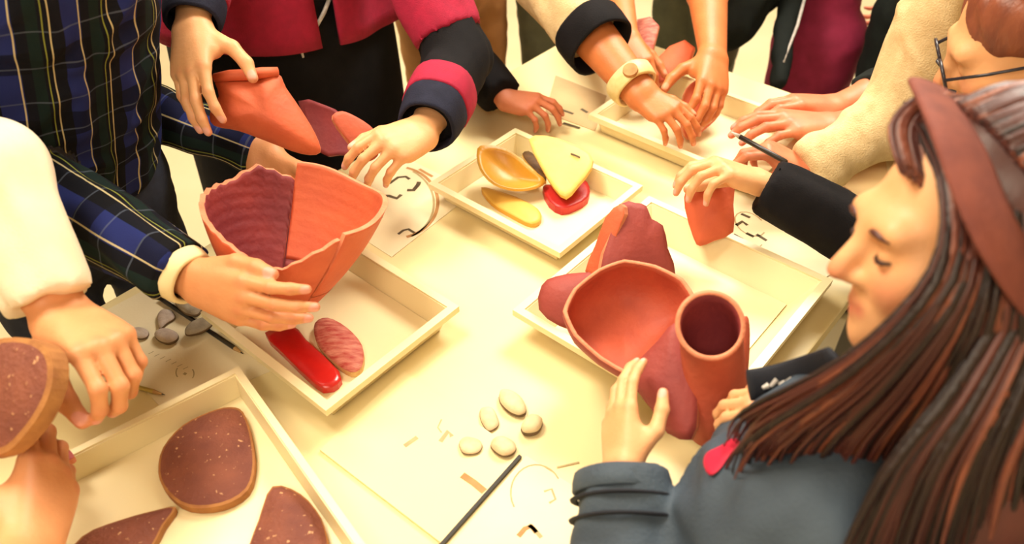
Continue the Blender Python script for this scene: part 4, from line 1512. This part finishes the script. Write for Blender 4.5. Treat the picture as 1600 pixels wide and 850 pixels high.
MB().tube([wc + wn * 0.040, wc + wn * 0.048], [0.014, 0.013], 20).build('dial', M['ink_brown'], wt)

# ------------------------------------------------------------------ person in grey olive with bare arms
pel = A * 0.98 + B * 1.97 + UPZ * 0.84
che = A * 0.97 + B * 1.93 + UPZ * 1.18
n6a = arm_spec(che + UPZ * 0.05 + A * 0.12, P(952, -80, 1.82), P(978, 58, 1.61), P(992, 86, 1.585), CC(0.1, 0.1, 1), 'R', s=0.8, sleeve=None, rw=0.024, re=0.040, hand=dict(curls=((26, 34, 24), (30, 36, 24), (34, 40, 24), (40, 40, 24)), spread=0.6))
n6b = arm_spec(che + UPZ * 0.05 - A * 0.12, P(1100, -70, 1.74), P(1114, 88, 1.515), P(1112, 124, 1.485), CC(0.35, 0.0, 1), 'L', s=0.9, sleeve=None, rw=0.024, re=0.042, hand=dict(curls=((16, 30, 24), (16, 32, 24), (18, 34, 24), (22, 36, 24)), spread=0.5, thumb=((0.75, 0.6, -0.4), (0.5, 0.8, -0.4), (0.25, 0.9, -0.4))))
p = person('person in grey olive clothes with bare forearms at the far end', M['skin_tan'], [n6a, n6b], pel, che, -B, M['olive_cloth'], M['olive_cloth'], rt=(0.09, 0.10), hipw=0.06,
           hd=dict(c=che + UPZ * 0.32, f=-B - UPZ * 0.6, u=UPZ, hairm=M['hair_dark']))
c = P(1052, 95, 1.63)
n = nrm(CC(-0.3, 0.4, 1))
o = slab('sherd', [onp(x, y, c, n) for x, y in [(1026, 92), (1046, 72), (1070, 62), (1086, 74), (1078, 98), (1056, 118), (1028, 132), (1016, 118)]], n, 0.010, 0.008, (M['terra_or'], M['terra_edge'], M['terra_pu']), None, 0, 1)
tag(o, 'tan orange sherd lying behind the watch hand', 'sherd')
c = P(1008, 70, 1.72)
o = slab('sherd', [onp(x, y, c, n) for x, y in [(996, 30), (1016, 26), (1030, 40), (1020, 80), (1004, 118), (988, 112), (990, 70)]], n, 0.009, 0.008, (M['terra_str'], M['terra_edge'], M['terra_pu']), None, 0, 1)
tag(o, 'narrow speckled pink sherd beside the bare forearm', 'sherd')

# ------------------------------------------------------------------ person in dark coat and pink skirt
pel = P(1290, 20, 2.04)
che = pel + UPZ * 0.36 + B * 0.02
n8 = arm_spec(che + UPZ * 0.05 - RT * 0.13, P(1140, 40, 1.90), pel + np.array([-0.125, 0.0, 0.13]), pel + np.array([-0.05, 0.03, 0.14]), CC(-0.2, 0.4, 1), 'R', s=0.8, sleeve=0.95, rs=(0.075, 0.055, 0.05), hand=dict(curls=CURL(30, 40, 30)), vox=0.004)
n8b = arm_spec(che + UPZ * 0.05 + RT * 0.11, che + RT * 0.13 + B * 0.12 - UPZ * 0.17, che + RT * 0.10 + B * 0.19 - UPZ * 0.35, che + RT * 0.09 + B * 0.20 - UPZ * 0.42, RT, 'L', s=0.8, hand=dict(curls=CURL(30, 40, 30)), vox=0.004)
p = person('person in a dark open coat over a dusty pink skirt', M['skin_pink'], [n8, n8b], pel, che, -B, M['dark_cloth'], M['pink_cloth'], rt=(0.082, 0.12), hipw=0.035, hem=(pel + UPZ * 0.10, -UPZ),
           hd=dict(c=che + UPZ * 0.32, f=-B - UPZ * 0.5, u=UPZ, hairm=M['hair_dark']))
cloth('coat_side', [dict(p=[cap(P(1242, -60, 1.95), P(1216, 130, 1.86), 0.035, 0.020, 0.02)], k=0.01)], 0.007, M['dark_cloth'], p, 0.003)
MB().tube([P(1262, -20, 1.90), P(1246, 40, 1.875), P(1232, 76, 1.86), P(1224, 98, 1.85)], [0.004, 0.004, 0.003, 0.003], 8).build('zip', M['silver'], p, smooth=True)

# ------------------------------------------------------------------ person in dark clothes with folded hands
pel = P(1476, 0, 1.82)
che = pel + UPZ * 0.36
n9a = arm_spec(che + UPZ * 0.04 - RT * 0.17, P(1440, 116, 1.58), P(1306, 168, 1.50), P(1246, 162, 1.485), CC(0.05, 0.9, 0.5), 'R', s=0.95, sleeve=0.66, rs=(0.055, 0.050, 0.040), re=0.034, hand=dict(curls=((12, 26, 18), (14, 28, 18), (16, 30, 18), (20, 30, 18)), spread=0.4, thumb=((0.5, 0.8, -0.3), (0.2, 0.95, -0.2), (0.1, 0.97, -0.2))))
n9b = arm_spec(che + UPZ * 0.04 + RT * 0.17, P(1480, 170, 1.50), P(1300, 198, 1.425), P(1226, 192, 1.41), CC(0.0, 0.8, 0.6), 'L', s=0.98, sleeve=0.62, rs=(0.055, 0.050, 0.040), re=0.034, hand=dict(curls=((8, 22, 18), (10, 24, 18), (12, 24, 18), (16, 26, 18)), spread=0.4, thumb=((0.5, 0.8, -0.3), (0.2, 0.95, -0.3), (0.1, 0.97, -0.3))))
p = person('person in green black clothes resting both hands on the table', M['skin_pink'], [n9a, n9b], pel, che, -B, M['dark_cloth'], M['dark_cloth'], rt=(0.11, 0.13), hipw=0.06,
           hd=dict(c=che + UPZ * 0.32, f=-B - UPZ * 0.5, u=UPZ, hairm=M['hair_dark']))

# ------------------------------------------------------------------ person in the cream knit with a pen
pel = np.array([0.98, 1.20, 0.80])
che = np.array([0.88, 1.20, 1.10])
n10 = arm_spec(P(1492, -50, 1.24), P(1402, 184, 1.33), P(1258, 268, 1.345), P(1212, 242, 1.34), CC(0.15, 0.75, 0.6), 'R', s=0.82, sleeve=0.97, rs=(0.058, 0.056, 0.046),
               hand=dict(curls=((34, 40, 20), (44, 48, 24), (52, 54, 28), (58, 56, 28)), spread=0.5, thumb=((0.45, 0.8, -0.45), (0.2, 0.9, -0.4), (0.0, 0.95, -0.3))))
n10b = arm_spec(che + np.array([0.04, -0.13, 0.03]), np.array([1.03, 1.06, 0.90]), np.array([1.10, 1.08, 0.70]), np.array([1.11, 1.08, 0.62]), RT, 'L', s=0.85, hand=dict(curls=CURL(25, 30, 20)), vox=0.004)
p = person('person in a cream knitted top writing with a black pen', M['skin_pink'], [n10, n10b], pel, che, nrm([-1, 0.2, 0]), M['cream_cloth'], M['denim'], rt=(0.13, 0.12), fold=0.0045)
pa, pb = P(1230, 254, 1.285), P(1142, 206, 1.31)
t = thing('pen', pa - UPZ * 0.02, 'slim black pen in the hand of the cream knitted sleeve', 'pen')
d = nrm(pb - pa)
MB().tube([pa, pa + d * 0.004, pb - d * 0.016], [0.003, 0.0042, 0.0042], 10).build('barrel', M['pencil_black'], t, smooth=True)
MB().tube([pb - d * 0.016, pb - d * 0.002, pb], [0.0042, 0.001, 0.0006], 10).build('nib', M['silver'], t, smooth=True)

# ------------------------------------------------------------------ child with glasses and black sleeve
hc = P(1612, 62, 0.98)
pel = np.array([0.82, 0.72, 0.62])
che = np.array([0.76, 0.77, 0.93])
f11 = nrm([-0.85, 0.25, -0.45])
n11 = arm_spec(P(1580, 330, 1.06), P(1412, 405, 1.17), P(1188, 284, 1.198), P(1146, 270, 1.185), CC(-0.1, 0.9, 0.45), 'L', s=0.80, sleeve=0.96, rs=(0.056, 0.052, 0.042),
               hand=dict(curls=((30, 34, 22), (34, 36, 22), (38, 40, 22), (44, 42, 22)), spread=0.7, thumb=((0.55, 0.7, -0.55), (0.25, 0.8, -0.6), (0.1, 0.85, -0.6))))
n11b = arm_spec(np.array([0.77, 0.88, 0.98]), np.array([0.86, 0.90, 0.78]), np.array([0.90, 0.88, 0.62]), np.array([0.91, 0.88, 0.55]), RT, 'R', s=0.8, hand=dict(curls=CURL(20, 25, 15)), vox=0.004)
p = person('child with glasses and a black sleeve holding the small orange sherd', M['skin_light'], [n11, n11b], pel, che, nrm([-1, 0.15, 0]), M['black_cloth'], M['denim'], rt=(0.12, 0.11),
           hd=dict(c=hc, f=f11, u=UPZ + 0.2 * f11, s=0.92, hairm=M['hair2']), headvox=0.004)
g_, _, L11 = head(hc, f11, UPZ + 0.2 * f11, 0.92)
for sx in (-1, 1):
    ring = [L11(sx * 0.033 + 0.024 * math.cos(a), 0.108, 0.0 + 0.019 * math.sin(a)) for a in [2 * math.pi * i / 20 for i in range(21)]]
    MB().tube(ring, 0.0022, 6).build('glasses_rim', M['glass_rim'], p, smooth=True)
    MB().tube([L11(sx * 0.057, 0.107, 0.004), L11(sx * 0.074, 0.06, 0.006), L11(sx * 0.080, 0.0, 0.004)], 0.0022, 6).build('glasses_temple', M['glass_rim'], p, smooth=True)
MB().tube([L11(-0.010, 0.109, 0.003), L11(0, 0.112, 0.005), L11(0.010, 0.109, 0.003)], 0.002, 6).build('glasses_bridge', M['glass_rim'], p, smooth=True)

# ------------------------------------------------------------------ girl in the foreground
hc = P(1512, 373, 0.658)
fg = nrm([-0.99, 0.03, -0.07])
ug = nrm([-0.05, 0.28, 0.96])
pel = np.array([0.27, 0.27, 0.56])
che = np.array([0.275, 0.395, 0.885])
gl = arm_spec(np.array([0.40, 0.235, 0.96]), P(985, 1030, 0.76), P(972, 735, 0.84), P(970, 664, 0.865), CC(-0.85, 0.05, 0.6), 'L', s=0.70, sleeve=0.985, rs=(0.062, 0.058, 0.047), vox=0.002,
              bands=[('cuff', 0.86, 0.99, 0.050, 0.047, M['jacket']), ('sleeve_stripe', 0.815, 0.835, 0.0515, 0.0515, M['jacket_dark']), ('sleeve_stripe', 0.70, 0.72, 0.053, 0.053, M['jacket_dark'])],
              hand=dict(curls=((6, 18, 14), (8, 22, 16), (10, 26, 18), (12, 28, 18)), spread=0.4, thumb=((0.55, 0.75, -0.45), (0.25, 0.95, -0.20), (0.10, 1.0, -0.05))))
gr = arm_spec(np.array([0.43, 0.52, 0.96]), P(1370, 650, 0.73), P(1282, 640, 0.795), P(1238, 634, 0.81), CC(0.2, 0.5, 0.8), 'R', s=0.70, sleeve=0.98, rs=(0.058, 0.052, 0.042),
              hand=dict(curls=((20, 34, 24), (22, 36, 24), (24, 38, 24), (28, 40, 24)), spread=0.4))
girl = person('girl with long brown hair in a slate blue jacket looking at the jug', M['skin_light'], [gl, gr], pel, che, fg, M['jacket'], M['denim'], rt=(0.145, 0.15), neckr=(0.12, 0.062), top_name='jacket', fold=0.004, vox=0.0055,
              hd=dict(c=hc, f=fg, u=ug, s=0.90), headvox=0.0026)
_, _, LG = head(hc, fg, ug, 0.90)
ngx = nrm(LG(1, 0, 0) - LG(0, 0, 0))
for sx in (-1, 1):
    MB().tube([LG(sx * (0.031 + 0.0125 * q), 0.0767 + math.sqrt(0.0150 ** 2 - (0.0125 * q) ** 2 - 0.005 ** 2), -0.005 + 0.003 * q * q) for q in (-1, -0.5, 0, 0.5, 1)], [0.0008, 0.0016, 0.002, 0.002, 0.0012], 6).build('eyelashes', M['lash'], girl, smooth=True)
    MB().tube([LG(sx * (0.030 + 0.015 * q), 0.0945 - 0.007 * max(q, 0) ** 2, 0.021 - 0.003 * q * q) for q in (-1, -0.5, 0, 0.5, 1)], [0.001, 0.0026, 0.003, 0.0024, 0.001], 6).build('eyebrow', M['hair'], girl, smooth=True)
# hair: a solid mass under separate locks
R_ = np.array([ngx, nrm(LG(0, 1, 0) - LG(0, 0, 0)), nrm(LG(0, 0, 1) - LG(0, 0, 0))])
hp_ = [ell(LG(0, -0.030, 0.040), np.array((0.084, 0.098, 0.092)) * 0.90, R_, 0.02), ell(LG(0, -0.055, -0.05), np.array((0.082, 0.062, 0.09)) * 0.9, R_, 0.04),
       cap(LG(-0.05, -0.04, -0.06), LG(-0.09, -0.01, -0.21), 0.040, 0.055, 0.04), cap(LG(0.05, -0.06, -0.06), LG(0.05, -0.06, -0.22), 0.045, 0.05, 0.04), cap(LG(-0.09, -0.01, -0.21), LG(-0.12, 0.04, -0.30), 0.055, 0.05, 0.04),
       cap(LG(-0.085, 0.0, -0.19), LG(-0.06, 0.09, -0.24), 0.04, 0.028, 0.04)]
cloth('hair', [dict(p=hp_, k=0.01)], 0.0045, M['hair'], girl, 0.001, 60)
rnd = random.Random(5)


def lock(ctrl, r, material, name='hair_lock', fl=0.5):
    pts = []
    c_ = [np.asarray(q) for q in ctrl]
    k = len(c_)
    for i in range(k - 1):
        p0, p1, p2, p3 = c_[max(i - 1, 0)], c_[i], c_[i + 1], c_[min(i + 2, k - 1)]
        for j in range(4):
            t_ = j / 4
            pts.append(0.5 * (2 * p1 + (p2 - p0) * t_ + (2 * p0 - 5 * p1 + 4 * p2 - p3) * t_ * t_ + (3 * p1 - p0 - 3 * p2 + p3) * t_ ** 3))
    pts.append(c_[-1])
    m_ = len(pts)
    rad = [r * (0.45 + 0.55 * min(1, 4 * i / m_)) * (1 if i < m_ * 0.6 else max(0.06, 1 - ((i - m_ * 0.6) / (m_ * 0.4)) ** 1.5)) for i in range(m_)]
    return pts, rad


locks = {}
mb3 = {k_: MB() for k_ in ('hair', 'hair2', 'hair_dark')}
for i in range(950):
    u = rnd.random() ** 1.4
    jx, jy, jd = rnd.uniform(-20, 16), rnd.uniform(-14, 14), rnd.uniform(-0.008, 0.012)
    e = rnd.uniform(0.55, 1.0)
    ctrl = [P(1432 + 130 * u + jx, 168 + 10 * u + jy, 0.655 - 0.02 * u + jd * 0.5), P(1478 + 125 * u + jx * 0.5, 285 + jy, 0.590 + jd), P(1474 + 140 * u + jx, 430 + 10 * u + jy, 0.577 + jd),
            P(1340 + 280 * u + jx, 568 + 27 * u + jy, 0.60 + 0.01 * (1 - u) + jd), P(1200 + 410 * u + jx * 2, 660 + 98 * u + jy * 2, 0.655 + 0.02 * (1 - u) + jd),
            P(1172 + 430 * u + jx * 3 + 90 * (1 - e), 716 + 154 * u + jy * 3 - 40 * (1 - e), 0.71 + 0.03 * (1 - u) + jd)]
    ctrl[5] = ctrl[4] + (ctrl[5] - ctrl[4]) * rnd.choice((0.4, 0.8, 1.0, 1.3, 1.7)) * rnd.uniform(0.7, 1.25)
    pts, rad = lock(ctrl, rnd.uniform(0.0016, 0.0040), None)
    k_ = rnd.choices(('hair', 'hair2', 'hair_dark'), (5, 2.2 if u < 0.6 else 0.8, 3 if u > 0.5 else 1.5))[0]
    mb3[k_].tube(pts, rad, 6, flat=(TOCAM, 0.55))
for i in range(380):         # dark lengths falling behind the shoulder
    u = rnd.random()
    jx, jy, jd = rnd.uniform(-14, 14), rnd.uniform(-12, 12), rnd.uniform(-0.006, 0.008)
    ctrl = [P(1540 + 90 * u + jx, 172 + 50 * u + jy, 0.63), P(1590 + 90 * u + jx, 300 + jy, 0.592 + jd), P(1590 + 110 * u + jx, 440 + jy, 0.585 + jd), P(1500 + 190 * u + jx, 600 + jy, 0.585 + jd), P(1400 + 260 * u + jx * 2, 740 + jy, 0.60 + jd), P(1330 + 320 * u + jx * 3, 900 + jy, 0.63 + jd)]
    pts, rad = lock(ctrl, rnd.uniform(0.0022, 0.0048), None)
    mb3[rnd.choices(('hair', 'hair2', 'hair_dark'), (3, 0.4, 5))[0]].tube(pts, rad, 6, flat=(TOCAM, 0.55))
for i in range(380):         # crown, combed back from the headband
    u = rnd.random()
    jx, jy = rnd.uniform(-8, 8), rnd.uniform(-8, 8)
    al = 0.9 - 2.3 * u
    q = [LG(0.086 * math.sin(al), -0.030 + 0.100 * math.cos(ph) * math.cos(al), 0.040 + 0.094 * math.sin(ph) * math.cos(al)) for ph in (1.0, 1.45, 1.95, 2.5, 3.0, 3.5)]
    pts, rad = lock([v + np.array([0, 0, rnd.uniform(-0.003, 0.003)]) for v in q], rnd.uniform(0.003, 0.006), None)
    mb3[rnd.choices(('hair', 'hair2', 'hair_dark'), (5, 1.5, 1.5))[0]].tube(pts, rad, 6, flat=(TOCAM, 0.7))
for i in range(110):          # fringe swept over the brow
    u = rnd.random()
    jx, jy = rnd.uniform(-10, 10), rnd.uniform(-8, 8)
    ctrl = [P(1500 + 30 * u + jx, 158 + jy, 0.645), P(1440 + 30 * u + jx, 158 + 20 * u + jy, 0.635), P(1398 + 40 * u + jx, 200 + 20 * u + jy, 0.630), P(1410 + 40 * u + jx, 262 + 30 * u + jy, 0.612)]
    pts, rad = lock(ctrl, rnd.uniform(0.0025, 0.0045), None)
    mb3['hair2' if rnd.random() < 0.6 else 'hair'].tube(pts, rad, 6, flat=(TOCAM, 0.55))
for k_, nm in (('hair', 'hair_locks'), ('hair2', 'hair_locks'), ('hair_dark', 'hair_locks')):
    o = mb3[k_].build(nm, M[k_], girl, smooth=True)
    o['kind'] = 'stuff'
# headband
hb = [P(1462, 146, 0.66), P(1492, 205, 0.595), P(1524, 290, 0.567), P(1560, 370, 0.560), P(1606, 440, 0.575), P(1660, 500, 0.63)]
pts, _ = lock(hb, 0.01, None)
MB().tube(pts, [0.026] * len(pts), 16, flat=(TOCAM, 0.28)).build('headband', M['band'], girl, smooth=True)
# collar strap with white print and badge
from mathutils.bvhtree import BVHTree
jk = [q for q in girl.children if q.name.startswith('jacket')][0].data
jtree = BVHTree.FromPolygons([v.co for v in jk.vertices], [tuple(f.vertices) for f in jk.polygons])


def surf(px, py, lift):
    r = nrm(ray(px, py))
    h = jtree.ray_cast(Vector(CAM), Vector(r))
    q = np.array(h[0]) if h[0] is not None else P(px, py, 0.8)
    return q - r * lift


st_ = [surf(1170, 602, 0.004), surf(1214, 594, 0.004), surf(1262, 580, 0.004), surf(1308, 566, 0.004)]
sp_, _ = lock(st_, 0.01, None)
o = MB().tube(sp_, [0.016] * len(sp_), 14, flat=(TOCAM, 0.3)).build('collar', M['jacket_dark'], girl, smooth=True)
for i in range(9):
    q = sp_[2 + i] if 2 + i < len(sp_) else sp_[-1]
    MB().tube([q + TOCAM * 0.0045 + UP * -0.004, q + TOCAM * 0.006 + UP * (-0.001 + 0.004 * (i % 2)) + RT * 0.006], [0.002, 0.003], 8).build('printed_letter', M['silver'], o)
n = TOCAM
slab('badge', [surf(x, y, 0.004) for x, y in [(1100, 724), (1106, 708), (1126, 698), (1146, 686), (1156, 692), (1140, 712), (1122, 736), (1108, 742)]], n, 0.003, 0.003, (M['logo'],) * 3, girl, 0, 3)

# ------------------------------------------------------------------ ceiling lamps of the room
for i, (x, y, hs, lb) in enumerate(((-0.75, 1.15, 0.45, 'square ceiling lamp over the broken bowl side of the table'), (0.9, 2.3, 0.5, 'square ceiling lamp over the far end of the table'), (-0.3, -0.7, 0.5, 'square ceiling lamp behind the camera'))):
    t = thing('ceiling_lamp', (x, y, 2.85), lb, 'lamp')
    MB().box((x, y, 2.83), (1, 0, 0), (0, 1, 0), (0, 0, 1), hs + 0.03, hs + 0.03, 0.02).build('lamp_housing', M['lamp'], t, bevel=0.004)
